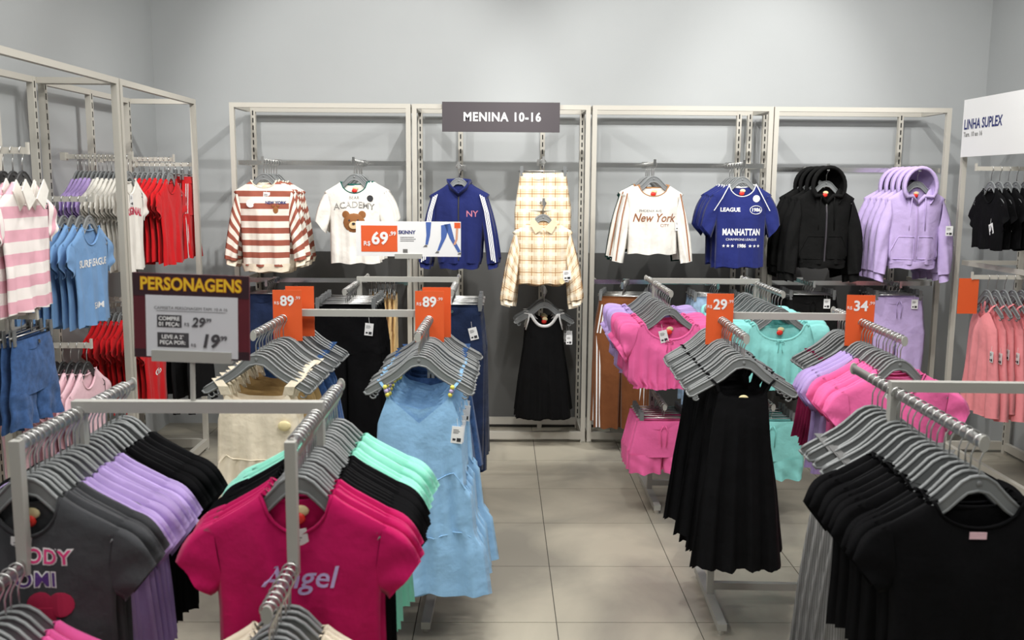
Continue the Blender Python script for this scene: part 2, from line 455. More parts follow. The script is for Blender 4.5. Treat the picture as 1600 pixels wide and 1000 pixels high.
def sleeve(mb, A, B, Cc, D, sd, T=.022, na=10, nb=8, bulge=.012, fold=.004, ph=0, y0=0, Tb=None):
    """A shoulder, B underarm, C outer cuff, D inner cuff as x,z; sd = +-1 mirrors"""
    g = {}
    L = math.hypot(Cc[0]-A[0], Cc[1]-A[1])
    for side in (-1, 1):
        for i in range(na+1):
            a = i/na
            for j in range(nb+1):
                b = j/nb
                if side == 1 and j in (0, nb): g[side, i, j] = g[-1, i, j]; continue
                x = (A[0]*(1-a)+Cc[0]*a)*(1-b)+(B[0]*(1-a)+D[0]*a)*b+bulge*math.sin(math.pi*a)*(1-b)
                z = (A[1]*(1-a)+Cc[1]*a)*(1-b)+(B[1]*(1-a)+D[1]*a)*b+bulge*math.sin(math.pi*a)*(1-b)
                y = side*(T if side < 0 or Tb is None else Tb)*(math.sin(math.pi*b)**.7)*(.75+.25*a)+fold*math.sin(9*b+6*a+ph)*a+y0*a
                g[side, i, j] = mb.vert((sd*x, y, z), (b*.15, -a*L-.08))
        for i in range(na):
            for j in range(nb):
                q = [g[side, i, j], g[side, i, j+1], g[side, i+1, j+1], g[side, i+1, j]]
                mb.f.append(q)
    return mb
def ribbon(mb, pts, wd, th=.003, axis=(1, 0, 0)):
    """flat strap along pts, width along axis"""
    ax = Vector(axis); rows = []
    pts = [Vector(p) for p in pts]
    for i, p in enumerate(pts):
        t = (pts[min(i+1, len(pts)-1)]-pts[max(i-1, 0)]).normalized(); n = t.cross(ax).normalized()
        rows.append([mb.vert(p+ax*wd/2*a+n*th/2*b) for a, b in ((-1, -1), (1, -1), (1, 1), (-1, 1))])
    for A, B in zip(rows, rows[1:]):
        for k in range(4): mb.f.append([A[k], A[(k+1) % 4], B[(k+1) % 4], B[k]])
    mb.f.append(rows[0][::-1]); mb.f.append(rows[-1])
    return mb
def price_tag(parent, x, y, z, rot=0, w=.042, h=.062, link=False, name='price_tag'):
    c, s = math.cos(rot), math.sin(rot)
    def q(mb, x0, x1, z0, z1, ya, yb):
        mb.prism([(x+c*a-s*b, z+s*a+c*b) for a, b in ((x0, z0), (x1, z0), (x1, z1), (x0, z1))], y+ya, y+yb); return mb
    t = q(MB(), -w/2, w/2, -h, 0, -.001, .001).build(name, WHITE, parent, link=link)
    m = MB()
    for k in range(3): q(m, -w*.36, w*.1+w*.1*(k % 2), -h*.22-k*h*.09, -h*.19-k*h*.09, -.0016, -.001)
    q(m, w*.0, w*.36, -h*.9, -h*.68, -.0016, -.001); q(m, -w*.36, -w*.1, -h*.85, -h*.72, -.0016, -.001)
    m.build('tag_print', INK, t, link=link)
    MB().tube([(x, y, z-.004), (x-.004, y+.003, z+.03)], .0007, 4).build('tag_string', WHITE, t, link=link)
    return t
def marker(parent, z, y=.0):
    MB().ball((0, y, z), .017, 10, 6, (1, .35, .8)).build('size_marker', RED, parent, smooth=True, link=False)
    MB().ball((.006, y+.004, z+.016), .018, 10, 6, (1, .25, .7)).build('marker_disc', CREAMDOT, parent, smooth=True, link=False)
def neck_fn(nw, depth, f=ht, lift=.006, p=2.0):
    def g(x):
        a = abs(x)
        base = f(max(a, nw))+lift
        if a >= nw: return base
        return base-depth*(1-(a/nw)**p)**.6
    return g
def neckband(parent, tf, tb, nw, sh, m, r=.007, n=12):
    pts = []
    for k in range(n+1):
        x = -nw+2*nw*k/n; z = tf(x); pts.append((x, sh.front(x, z)+.002, z))
    for k in range(1, n):
        x = nw-2*nw*k/n; z = tb(x); pts.append((x, -sh.front(x, z)*.8, z))
    MB().tube(pts, r*.55, 6, closed=True, rz=r).build('neckband', m, parent, smooth=True, link=False)
def tee(name, m, zh=-.60, hw=.2, nw=.075, depth=.085, slen=.085, sl_out=.08, bw=.172, trim=None, mark=False, tagp=False, rip=.009, long=False, ph=0, T=.007, Tb=.006, wide=0, cuff=None, crop=None, sleeve_m=None):
    t = proto(name)
    tf, tb = neck_fn(nw, depth), neck_fn(nw, .02)
    tops = hw
    sh = Shell([(0, bw+wide), (.55, bw), (.78, bw+.006), (.93, (bw+tops)/2), (1, tops)], zh, tf, tb, T, nw, rip, 9, ph, Tb=Tb)
    sh.add(MB()).build('body', m, t, smooth=True, link=False)
    A = (tops-.02, ht(tops-.02)+.008); B = (bw-.012, A[1]-.14)
    if long:
        Cc = (A[0]+.085, A[1]-.43); D = (Cc[0]-.075, Cc[1]-.015)
    else:
        Cc = (A[0]+sl_out, A[1]-slen); D = (Cc[0]-.068, Cc[1]-.082)
    for s in (-1, 1):
        sl = sleeve(MB(), A, B, Cc, D, s, ph=ph+s, T=min(max(T, .008), .013), Tb=.007, na=16 if long else 10, fold=.010 if long else .007, y0=-.02*long).build('sleeve', sleeve_m or m, t, smooth=True, link=False)
        if cuff:
            k = .93
            C2 = (Cc[0]*k+A[0]*(1-k), Cc[1]*k+A[1]*(1-k)); D2 = (D[0]*k+B[0]*(1-k), D[1]*k+B[1]*(1-k))
            c3 = (Cc[0]-.008, Cc[1]-.035); d3 = (D[0]+.008, D[1]-.035)
            sleeve(MB(), Cc, D, c3, d3, s, T=min(max(T, .008), .013), Tb=.007, na=3, bulge=0, fold=0, y0=-.02*long).build('cuff', cuff, sl, smooth=True, link=False)
    neckband(t, tf, tb, nw, sh, trim or m)
    if mark: marker(t, tb(0)-.035, .0)
    if tagp: price_tag(t, -.0+tagp[0], sh.front(tagp[0], tagp[1])-.004, tagp[1], tagp[2])
    SH[t] = sh
    return t
SH = {}
# ---- strappy dresses
def strap_dress(name, m, zh, tab, zt=-.25, vdepth=.06, strap_x=.12, straps_m=None, tiers=(), beads=False, T=.012, Tb=.009, rip=.012, freq=13, wide_strap=.012, square=False, tagp=None, mark=False, seam=None, vp=1.0):
    t = proto(name)
    W = tab[-1][1]
    def tf(x):
        a = abs(x)
        if a > strap_x: return zt-.10*((a-strap_x)/(W-strap_x))**1.2
        return zt-vdepth*(1-(a/strap_x)**(6 if square else vp))
    def tb(x):
        a = abs(x)
        return zt-.02-.08*max(0, (a-strap_x)/(W-strap_x))**1.2-.03*(1-min(1, a/strap_x))
    sh = Shell(tab, zh, tf, tb, T, None, rip, freq, .5, 32, 22, tiers, ttop=.6, Tb=Tb)
    sh.add(MB()).build('body', m, t, smooth=True, link=False)
    for s in (-1, 1):
        hx = min(strap_x+.035, .165); top = (s*hx, 0, ht(hx)+.004)
        pts = [(s*strap_x, sh.front(s*strap_x, tf(strap_x)), tf(strap_x)-.006), (s*(strap_x+.01), -.012, (zt+top[2])/2), top, (s*(strap_x+.01), .014, (zt+top[2])/2), (s*strap_x, .018, tb(strap_x)-.004)]
        o = ribbon(MB(), pts, wide_strap).build('strap', straps_m or m, t, link=False)
        if beads:
            for k, (dz, mm) in enumerate(((.01, 'y'), (.024, 'l'), (.038, 'y'))):
                MB().ball((s*(strap_x+.002)+s*.004*k, sh.front(s*strap_x, tf(strap_x))-.006, tf(strap_x)+dz), .0085, 8, 6).build('bead', mat('bead_'+mm, lin(226, 214, 96) if mm == 'y' else lin(190, 172, 214), .3), o, smooth=True, link=False)
    if seam:
        for ts in seam:
            p = []
            for k in range(25):
                u = -1+2*k/24; zz = zh+(tf(u*W)-zh)*ts; x = u*interp(tab, ts); p.append((x, sh.front(x, zz)-.001, zz))
            MB().tube(p, .002, 5).build('seam', m, t, link=False)
    if mark: marker(t, tb(0)-.0, 0)
    if tagp: price_tag(t, tagp[0], sh.front(tagp[0], tagp[1])-.01, tagp[1], tagp[2])
    SH[t] = sh
    return t
# ---- gathered puff-sleeve blouse
def blouse(name, m, zh=-.50, tagp=None, mark=True):
    t = proto(name); nw = .125
    tf = neck_fn(nw, .085, p=2.4); tb = neck_fn(nw, .03)
    sh = Shell([(0, .17), (.07, .165), (.12, .205), (.6, .2), (1, .185)], zh, tf, tb, .018, nw, .009, 24, .2, 60, 20, tiers=((.12, .006, 46),), Tb=.012)
    sh.add(MB()).build('body', m, t, smooth=True, link=False)
    for s in (-1, 1):
        A = (.15, ht(.15)+.012); B = (.185, A[1]-.14); Cc = (.245, A[1]-.10); D = (.205, A[1]-.18)
        sl = sleeve(MB(), A, B, Cc, D, s, T=.022, Tb=.016, bulge=.045, fold=.009, na=14, nb=14).build('puff_sleeve', m, t, smooth=True, link=False)
        sleeve(MB(), Cc, D, (Cc[0]+.02, Cc[1]-.018), (D[0]+.01, D[1]-.02), s, T=.018, Tb=.014, na=3, bulge=0, fold=.006).build('sleeve_frill', m, sl, smooth=True, link=False)
    pts = []
    for k in range(41):
        x = -nw-.02+2*(nw+.02)*k/40; z = tf(x); pts.append((x, sh.front(x, z)-.001+.002*(k % 2), z-.004))
    MB().tube(pts, .004, 6, rz=.008).build('elastic_neckline', m, t, smooth=True, link=False)
    z0 = tf(0)
    tie = MB()
    for s in (-1, 1): tie.tube([(0, sh.front(0, z0)-.006, z0-.012), (s*.014, sh.front(0, z0)-.012, z0-.004), (s*.02, sh.front(0, z0)-.012, z0-.018), (s*.004, sh.front(0, z0)-.009, z0-.016), (s*.012, sh.front(0, z0-.05)-.006, z0-.065)], .0022, 5)
    tie.build('bow_tie', m, t, smooth=True, link=False)
    if mark: marker(t, tb(0)-.02)
    if tagp: price_tag(t, tagp[0], sh.front(tagp[0], tagp[1])-.006, tagp[1], tagp[2])
    SH[t] = sh
    return t
# ---- trousers, shorts, skirts hung from clips
def bottoms(name, m, zh, wt=.15, wh=.17, legs=True, T=.016, band=None, side=None, tagp=None, crotch=-.33, rip=.008, button=False, tie=False, freq=9, label_m=None):
    t = proto(name); zt = -.092
    if legs:
        body = Shell([(0, wh), (1, wt)], crotch, lambda x: zt, lambda x: zt, T, None, 0, 7, 0, 20, 8, ttop=.7, hemwave=0)
        mb = body.add(MB())
        for s in (-1, 1):
            lw = wh/2
            Shell([(0, lw*.92), (1, lw)], zh, lambda x: crotch+.012, lambda x: crotch+.012, T, None, rip, 5, s, 14, 14, ttop=1, x0=s*lw*1.0).add(mb)
        mb.build('legs', m, t, smooth=True, link=False)
    else:
        body = Shell([(0, wh), (1, wt)], zh, lambda x: zt, lambda x: zt, T, None, rip, freq, 0, 28, 12, ttop=.6)
        body.add(MB()).build('body', m, t, smooth=True, link=False)
    wb = Shell([(0, wt+.004), (1, wt+.002)], zt-.036, lambda x: zt+.004, lambda x: zt+.004, T*1.05, None, .0005, 7, 0, 20, 2, ttop=.8)
    wb.add(MB()).build('waistband', band or m, t, smooth=True, link=False)
    if button: MB().disc((0, wb.front(0, zt-.016)-.001, zt-.016), .008, 0, .003, 12).build('button', CHROME, t, link=False)
    if tie:
        k = MB()
        for s in (-1, 1): k.tube([(s*.006, wb.front(0, zt-.02)-.002, zt-.02), (s*.018, wb.front(0, zt-.03)-.008, zt-.045), (s*.012, body.front(0, zt-.1)-.006, zt-.13)], .003, 5)
        k.build('drawstring', m, t, smooth=True, link=False)
    if side:
        for s in (-1, 1):
            for dx in (0, .02):
                ribbon(MB(), [(s*(wt-.022-dx), body.front(s*(wt-.022-dx), zt-.05)-.003, zt-.04), (s*(wh-.022-dx), body.front(s*(wh-.03-dx), crotch)-.003, crotch), (s*(wh*.95-.022-dx), -T*.9, zh+.004)], .009, .002).build('side_stripe', side, t, link=False)
    if tagp: price_tag(t, tagp[0], body.front(tagp[0], tagp[1])-.006, tagp[1], tagp[2])
    SH[t] = body
    return t
# ---- hoodies
def hoodie(name, m, string_m, tagp=None):
    t = proto(name); nw = .07; zh = -.60
    tf = neck_fn(nw, .10, p=1.1); tb = neck_fn(nw, .01)
    sh = Shell([(0, .15), (.07, .148), (.1, .162), (.6, .162), (.9, .172), (1, .185)], zh, tf, tb, .04, nw, .008, 8, .4, 28, 18, ttop=.4, Tb=.02)
    sh.add(MB()).build('body', m, t, smooth=True, link=False)
    rib = Shell([(0, .145), (1, .15)], zh-.03, lambda x: zh+.014, lambda x: zh+.014, .044, None, .003, 60, 0, 40, 2, ttop=1); rib.add(MB()).build('hem_rib', m, t, smooth=True, link=False)
    A = (.165, ht(.165)+.008); B = (.15, A[1]-.2); Cc = (.25, A[1]-.47); D = (.165, A[1]-.49)
    for s in (-1, 1):
        sl = sleeve(MB(), A, B, Cc, D, s, T=.034, Tb=.02, na=18, nb=10, bulge=.03, fold=.010, ph=s, y0=-.01).build('sleeve', m, t, smooth=True, link=False)
        sleeve(MB(), (Cc[0]-.008, Cc[1]), (D[0]+.01, D[1]), (Cc[0]-.012, Cc[1]-.05), (D[0]+.012, D[1]-.05), s, T=.03, na=3, bulge=0, fold=0, y0=-.01).build('cuff', m, sl, smooth=True, link=False)
    # hood: open shell around the hook
    mb = MB(); zc = ht(.09)+.01; rows = []
    for j in range(9):
        b = j/8; k = math.sqrt(max(0, 1-(b*.98)**2)); row = []
        for i in range(21):
            a = R(-48+276*i/20); rx, rz = .1*k+.004, .118*k+.004
            row.append(mb.vert((rx*math.cos(a), -.055+.13*b, zc+.012+rz*math.sin(a)*(1 if math.sin(a) > 0 else 1.15)+.02*b)))
        rows.append(row)
    for A_, B_ in zip(rows, rows[1:]):
        for i in range(20): mb.f.append([A_[i], A_[i+1], B_[i+1], B_[i]])
    hd = mb.build('hood', m, t, smooth=True, link=False)
    z0 = tf(0)
    rim = [(0, sh.front(0, z0)-.008, z0-.005), (.04, sh.front(.04, z0+.05)-.012, z0+.045)]+[(.1*math.cos(R(-30+240*i/16)), -.058, zc+.012+.118*math.sin(R(-30+240*i/16))) for i in range(17)]+[(-.04, sh.front(.04, z0+.05)-.012, z0+.045), (0, sh.front(0, z0)-.008, z0-.005)]
    MB().tube(rim, .012, 8).build('hood_rim', m, hd, smooth=True, link=False)
    zp = MB(); p = [(0, sh.front(0, z)-.002, z) for z in [z0-.005-(z0-zh+.02)*k/14 for k in range(15)]]
    zp.tube(p, .0055, 6); zp.build('zip', mat(m.name+'_zip', lin(64, 60, 66) if 'black' in m.name else lin(168, 148, 190), .5), t, link=False)
    MB().box(-.004, .004, sh.front(0, z0)-.012, sh.front(0, z0)-.004, z0-.035, z0-.008).build('zip_pull', STEEL, t, link=False)
    for s in (-1, 1):
        poly = [(s*.012, zh+.03), (s*.15, zh+.03), (s*.15, zh+.08), (s*.105, zh+.17), (s*.012, zh+.17)]
        pk = MB(); n = 6
        pts = []
        for i in range(len(poly)):
            (xa, za), (xb, zb) = poly[i], poly[(i+1) % len(poly)]
            for k in range(n): pts.append((xa+(xb-xa)*k/n, za+(zb-za)*k/n))
        pk.tube([(x, sh.front(x, z)-.001, z) for x, z in pts], .0028, 5, closed=True)
        pk.build('pocket_seam', m, t, smooth=True, link=False)
        MB().tube([(s*.042, sh.front(.045, z0+.02)-.016, z0+.035), (s*.046, sh.front(.045, z0-.05)-.006, z0-.05), (s*.05, sh.front(.05, z0-.15)-.005, z0-.17)], .003, 5).build('drawstring', string_m, t, smooth=True, link=False)
    marker(t, z0+.045, .012)
    if tagp: price_tag(t, tagp[0], -.07, tagp[1], tagp[2], .045, .06)
    SH[t] = sh
    return t

# ================================================================ garments on the floor racks
ORD = ['front', 'second', 'third', 'fourth', 'fifth', 'sixth', 'seventh', 'eighth', 'ninth', 'tenth', 'eleventh', 'twelfth', 'thirteenth', 'fourteenth', 'fifteenth', 'sixteenth', 'seventeenth', 'eighteenth', 'nineteenth', 'twentieth', 'twenty-first', 'twenty-second', 'twenty-third', 'twenty-fourth']
def hang_row(place, pos, rz, groups, frm='front'):
    """groups: (front garment, others, hanger, count, description, category, hanger word); pos(i) gives the hook point"""
    i = 0; jit = 0
    for (first, rest, hg, n, desc, cat, hname) in groups:
        for k in range(n):
            p = pos(i); jit = max(-3.5, min(3.5, jit+random.uniform(-.9, .9))); a = rz+R(jit); ro = R(random.uniform(-2, 2)) if i else 0; g = first if k == 0 else rest
            nth = ORD[k]; hn = ORD[i]
            dup(hg, p, a, f'{hn} {hname} hanger{"" if i == 0 else " from the "+frm} on {place}', 'hanger', 'hangers on '+place, roll=ro)
            if g:
                dup(g, p, a, f'{nth} {desc}{"" if k == 0 else " from the "+frm} on {place}', cat, desc+' on '+place, roll=ro, sz=1 if k == 0 else random.uniform(.965, 1.03))
            i += 1
def rack_row(k, side, groups, d0, step, z=0, name=None):
    rz = RK[k][2]
    ds = [d0]
    tot = sum(g[3] for g in groups)
    for _ in range(tot): ds.append(ds[-1]+step*random.uniform(.8, 1.2))
    hang_row(name or f'{k} rack\'s {side} arm', lambda i: armpt(k, side, ds[i], z), rz, groups)

BLACK = fabric('black', (13, 13, 15)); CHAR = fabric('charcoal', (66, 67, 70)); LILAC = fabric('lilac', (184, 160, 216)); MAG = fabric('magenta', (190, 22, 92))
MINT = fabric('mint', (150, 226, 204)); PINK = fabric('pink', (236, 98, 166)); HOT = fabric('candy_pink', (240, 108, 168)); CREAM = fabric('cream', (240, 228, 206)); AQUA = fabric('aqua', (150, 226, 222))
SKY = fabric('sky_blue', (146, 190, 228)); DENIM = fabric('denim', (62, 92, 140), vary=.25, vscale=40); NAVYD = fabric('dark_denim', (34, 46, 76), vary=.35, vscale=9); GREYL = stripes_mat('grey_linen', lin(150, 150, 150), [(.006, 0, .4, (*lin(120, 120, 121), 1), 0)])
WINE = fabric('wine', (120, 24, 62)); WHITEF = fabric('white', (240, 236, 228)); REDF = fabric('red', (206, 30, 36)); PALEP = fabric('pale_pink', (240, 200, 210)); NAVY = fabric('navy', (38, 46, 108)); TAN = fabric('tan', (214, 182, 128))
BROWN = fabric('brown', (122, 74, 44)); PEACH = fabric('peach_pink', (244, 150, 156)); LJEAN = fabric('light_denim', (150, 176, 204), vary=.3, vscale=30); LAVH = fabric('lavender_fleece', (190, 170, 216)); BLKH = fabric('black_fleece', (20, 20, 20)); DGREEN = fabric('dark_green', (24, 54, 50))
GOLD = fabric('gold_lining', (176, 146, 98))
PRINT = {c: mat('print_'+c, lin(*v), .7) for c, v in dict(white=(240, 240, 240), lilac=(200, 180, 230), pink=(226, 60, 130), purple=(86, 52, 130), brown=(150, 96, 60), navy=(44, 52, 112), grey=(110, 108, 106), red=(200, 60, 90), bear=(150, 96, 50), bearl=(226, 196, 150), yellow=(238, 196, 40), green=(24, 92, 80), wine=(110, 26, 44), orange=(226, 92, 40), gdark=(70, 68, 72), blue=(70, 100, 170)).items()}

# tees
t_mag = tee('t_shirt', MAG); t_mag_f = tee('t_shirt', MAG, T=.028, mark=True, tagp=(.0, -.20, R(10)))
put_text('Angel', .068, .005, -.30, SH[t_mag_f].front, PRINT['lilac'], t_mag_f, offset=.0008, shear=.25)
t_blk = tee('t_shirt', BLACK); t_mint = tee('t_shirt', MINT, wide=.01); t_char = tee('t_shirt', CHAR); t_lil = tee('t_shirt', LILAC, wide=.012, rip=.01)
t_char_f = tee('t_shirt', CHAR, T=.028, mark=True, tagp=(-.01, -.21, R(-4)))
put_text('ODY', .042, .047, -.25, SH[t_char_f].front, PRINT['white'], t_char_f, name='lettering_outline', offset=.0035, lift=.001, spacing=1.12)
put_text('ODY', .042, .047, -.25, SH[t_char_f].front, PRINT['pink'], t_char_f, offset=.0008, lift=.002, spacing=1.12)
put_text('OMI', .042, .022, -.298, SH[t_char_f].front, PRINT['white'], t_char_f, name='lettering_outline', offset=.0035, lift=.001, spacing=1.12)
put_text('OMI', .042, .022, -.298, SH[t_char_f].front, PRINT['purple'], t_char_f, offset=.0008, lift=.002, spacing=1.12)
_h = MB()
for s in (-1, 1): _h.ball((s*.035, 0, 0), .045, 14, 8, (1, .1, 1))
_h.prism([(-.078, -.012), (.078, -.012), (0, -.115)], -.004, .004)
for i, (a, b, c) in enumerate(_h.v): _h.v[i] = (a*.6+.05, SH[t_char_f].front(a*.6+.05, c*.6-.35)-.002+b*.2, c*.6-.35)
_h.build('heart_print', mat('print_heart', lin(170, 30, 70), .7), t_char_f, link=False)
t_crm = tee('t_shirt', CREAM); t_pnk = tee('t_shirt', PINK)
t_blk_f = tee('t_shirt', BLACK, nw=.095, depth=.06, T=.03); t_blk_r = tee('t_shirt', BLACK, nw=.095, depth=.06, T=.011)
MB().box(-.018, .018, SH[t_blk_f].front(0, -.23)-.002, SH[t_blk_f].front(0, -.23), -.222, -.207).build('woven_label', PALEP, t_blk_f, link=False)
t_hot = tee('t_shirt', HOT); t_hot_f = tee('t_shirt', HOT, T=.028, mark=True, tagp=(-.03, -.2, R(8)), nw=.085)
GH = 'grey plastic'
# near-left rack
rack_row('near-left', 'right', [(t_mag_f, t_mag, H_TEE, 5, 'magenta tee', 't-shirt', GH), (t_blk, t_blk, H_TEE, 8, 'black tee behind magenta ones', 't-shirt', GH), (t_mint, t_mint, H_TEE, 8, 'mint tee at the back', 't-shirt', GH)], -.245, .0255)
rack_row('near-left', 'left', [(t_char_f, t_char, H_TEE, 5, 'charcoal tee', 't-shirt', GH), (t_lil, t_lil, H_TEE, 9, 'lilac tee behind charcoal ones', 't-shirt', GH), (t_blk, t_blk, H_TEE, 9, 'black tee at the back', 't-shirt', GH)], -.265, .0245)
rack_row('near-left', 'right', [(t_crm, t_crm, H_TEE, 8, 'cream tee', 't-shirt', GH)], -.505, .024, -.25, 'near-left rack\'s lower right arm')
rack_row('near-left', 'left', [(t_pnk, t_pnk, H_TEE, 8, 'pink tee', 't-shirt', GH)], -.505, .024, -.25, 'near-left rack\'s lower left arm')
# middle-left rack
d_blue = strap_dress('sundress', SKY, -.98, [(0, .25), (.3, .225), (.33, .20), (.6, .185), (.63, .165), (1, .15)], zt=-.235, vdepth=.095, strap_x=.11, beads=True, tiers=((.33, .008, 30), (.63, .006, 26)), tagp=(.14, -.34, R(-6)), T=.014, seam=(.33, .63))
d_cream = strap_dress('sundress', CREAM, -.72, [(0, .22), (.5, .17), (.54, .155), (1, .145)], zt=-.225, vdepth=.03, strap_x=.11, wide_strap=.036, square=True, tiers=((.54, .007, 28),), T=.014, seam=(.54,))
MB().ball((.1, SH[d_cream].front(.1, -.33)-.01, -.34), .024, 12, 6, (1, .3, .8)).build('hang_disc', CREAMDOT, d_cream, smooth=True, link=False)
d_denim = strap_dress('pinafore', DENIM, -.70, [(0, .19), (.5, .165), (1, .14)], zt=-.23, vdepth=.03, strap_x=.10, wide_strap=.025, square=True, T=.012)
d_gold = strap_dress('sundress', GOLD, -.66, [(0, .19), (.5, .16), (1, .14)], zt=-.215, vdepth=.03, strap_x=.105, wide_strap=.036, straps_m=CREAM, square=True, T=.012)
rack_row('middle-left', 'right', [(d_blue, d_blue, H_GREY, 11, 'pale blue tiered sundress', 'dress', GH), (d_denim, d_denim, H_GREY, 7, 'denim pinafore behind blue sundresses', 'dress', GH)], -.47, .041)
rack_row('middle-left', 'left', [(d_cream, d_cream, H_GREY, 3, 'cream wide-strap sundress', 'dress', GH), (d_gold, d_gold, H_GREY, 7, 'tan lined sundress with cream straps', 'dress', GH), (d_denim, d_denim, H_GREY, 8, 'denim pinafore at the back', 'dress', GH)], -.47, .041)
# far-left rack
j_blk = bottoms('jeans', BLACK, -.92, .15, .175, button=True, tagp=(.12, -.17, R(-6)), T=.015); j_nvy = bottoms('jeans', NAVYD, -.93, .145, .165, button=True, tagp=(.1, -.19, R(14)), T=.015)
rack_row('far-left', 'left', [(j_blk, j_blk, H_CLIP, 10, 'black jeans', 'jeans', 'metal clip')], -.47, .04)
rack_row('far-left', 'right', [(j_nvy, j_nvy, H_CLIP, 10, 'dark blue jeans', 'jeans', 'metal clip')], -.47, .04)
# near-right rack
d_grey = strap_dress('jumpsuit', GREYL, -1.0, [(0, .22), (.5, .19), (1, .15)], zt=-.23, vdepth=.02, strap_x=.11, wide_strap=.026, square=True, T=.012, rip=.014)
rack_row('near-right', 'left', [(t_blk_f, t_blk_r, H_TEE, 11, 'black wide-neck tee', 't-shirt', GH), (d_grey, d_grey, H_GREY, 8, 'grey linen jumpsuit behind black tees', 'jumpsuit', GH)], -.49, .0345)
# middle-right rack
d_blk = strap_dress('slip_dress', BLACK, -.87, [(0, .168), (.4, .145), (.75, .115), (1, .10)], zt=-.20, vdepth=.025, strap_x=.085, square=True, T=.018, rip=.016, wide_strap=.011); d_blk_f = strap_dress('slip_dress', BLACK, -.87, [(0, .168), (.4, .145), (.75, .115), (1, .10)], zt=-.20, vdepth=.025, strap_x=.085, square=True, T=.03, rip=.018, wide_strap=.011, mark=True)
rack_row('middle-right', 'left', [(d_blk_f, d_blk, H_GREY, 12, 'black strappy dress', 'dress', GH), (d_blk, d_blk, H_GREY, 8, 'black rear-cluster dress', 'dress', GH)], -.47, .0375)
t_wine = strap_dress('camisole', WINE, -.55, [(0, .18), (1, .15)], zt=-.23, vdepth=.03, strap_x=.10, T=.035)
rack_row('middle-right', 'right', [(t_hot_f, t_hot, H_TEE, 8, 'candy pink tee', 't-shirt', GH), (t_lil, t_lil, H_TEE, 5, 'lilac tee behind pink ones', 't-shirt', GH), (t_wine, t_wine, H_GREY, 9, 'wine camisole at the back', 'top', GH)], -.47, .035)
s_pink = bottoms('shorts', HOT, -.37, .14, .18, crotch=-.28, tie=True, rip=.012, T=.018); s_aqua = bottoms('shorts', AQUA, -.40, .14, .18, crotch=-.3, tie=True, rip=.012, T=.018)
rack_row('middle-right', 'right', [(s_pink, s_pink, H_CLIPS, 5, 'pink shorts', 'shorts', 'metal clip')], -.40, .05, .62-AZ, 'middle-right rack\'s lower arm')
# far-right rack
b_pink = blouse('blouse', HOT, tagp=(-.035, -.20, R(14))); b_pink2 = blouse('blouse', HOT, mark=False); b_lil = blouse('blouse', LILAC, mark=False); b_aqua = blouse('blouse', AQUA); b_aqua2 = blouse('blouse', AQUA, mark=False)
rack_row('far-right', 'left', [(b_pink, b_pink2, H_TEE, 8, 'pink gathered blouse', 'blouse', GH), (b_lil, b_lil, H_TEE, 7, 'lilac gathered blouse behind pink ones', 'blouse', GH)], -.47, .05)
rack_row('far-right', 'right', [(b_aqua, b_aqua2, H_TEE, 15, 'mint gathered blouse', 'blouse', GH)], -.47, .05)
rack_row('far-right', 'left', [(s_pink, s_pink, H_CLIPS, 7, 'pink drawstring shorts', 'shorts', 'metal clip')], -.40, .045, .62-AZ, 'far-right rack\'s lower left arm')
rack_row('far-right', 'right', [(s_aqua, s_aqua, H_CLIPS, 6, 'mint drawstring shorts', 'shorts', 'metal clip')], -.40, .05, .62-AZ, 'far-right rack\'s lower right arm')

# ================================================================ back wall garments
def faceout(loc, rz, length, label, m=CHROME, drop=0):
    """arm from the bar towards local -y"""
    t = empty('faceout_arm', loc, rz)
    MB().box(-.022, .022, -.006, .02, -.02, .022).build('bracket', m, t)
    MB().box(-.006, .006, -length, -.006, -.012, .012).build('rod', m, t)
    MB().box(-.008, .008, -length-.008, -length, -.014, .03).build('end_stop', m, t)
    return tag(t, label, 'display arm', 'garment display arms')
def wall_row(x, y, z, rz, length, place, armlabel, groups, step, m=CHROME, first=.02):
    faceout((x, y, z), rz, length, armlabel, m)
    c, s = math.cos(rz), math.sin(rz)
    def pos(i):
        d = -(length-first-i*step)
        return (x-d*s, y+d*c, z+.012)
    hang_row(place, pos, rz, groups)
# sweaters
RUST = (*lin(160, 92, 76), 1)
STRIPE = stripes_mat('rust_cream_stripes', lin(240, 234, 222), [(.076, 0, .47, RUST, 1)])
sw = tee('striped_sweater', STRIPE, zh=-.66, long=True, cuff=CREAM, trim=CREAM, nw=.08, depth=.045, T=.016, rip=.008, wide=-.01, bw=.155, hw=.19)
sw_f = tee('striped_sweater', STRIPE, zh=-.66, long=True, cuff=CREAM, trim=CREAM, nw=.08, depth=.045, T=.035, mark=True, tagp=(.02, -.2, R(-4)), wide=-.01, bw=.155, hw=.19)
for p_ in (sw, sw_f):
    h = Shell([(0, .142), (1, .156)], -.695, lambda x: -.645, lambda x: -.645, .036, None, .001, 50, 0, 30, 2, ttop=1); h.add(MB()).build('hem_rib', CREAM, p_, smooth=True, link=False)
put_text('NEW YORK', .024, .075, -.265, SH[sw_f].front, PRINT['navy'], sw_f, offset=.001)
MB().disc((-.08, SH[sw_f].front(-.08, -.27)-.001, -.27), .026, 0, .002, 20).build('round_sticker', WHITE, sw_f, link=False)
_b = MB(); _b.ball((.075, 0, -.31), .02, 12, 6, (.8, .1, 1.1)); _b.ball((.06, 0, -.285), .009, 8, 5, (1, .2, 1)); _b.ball((.09, 0, -.285), .009, 8, 5, (1, .2, 1))
for i, (a, b, c) in enumerate(_b.v): _b.v[i] = (a, SH[sw_f].front(a, c)-.001+b*.3, c)
_b.build('bear_print', PRINT['bear'], sw_f, smooth=True, link=False)
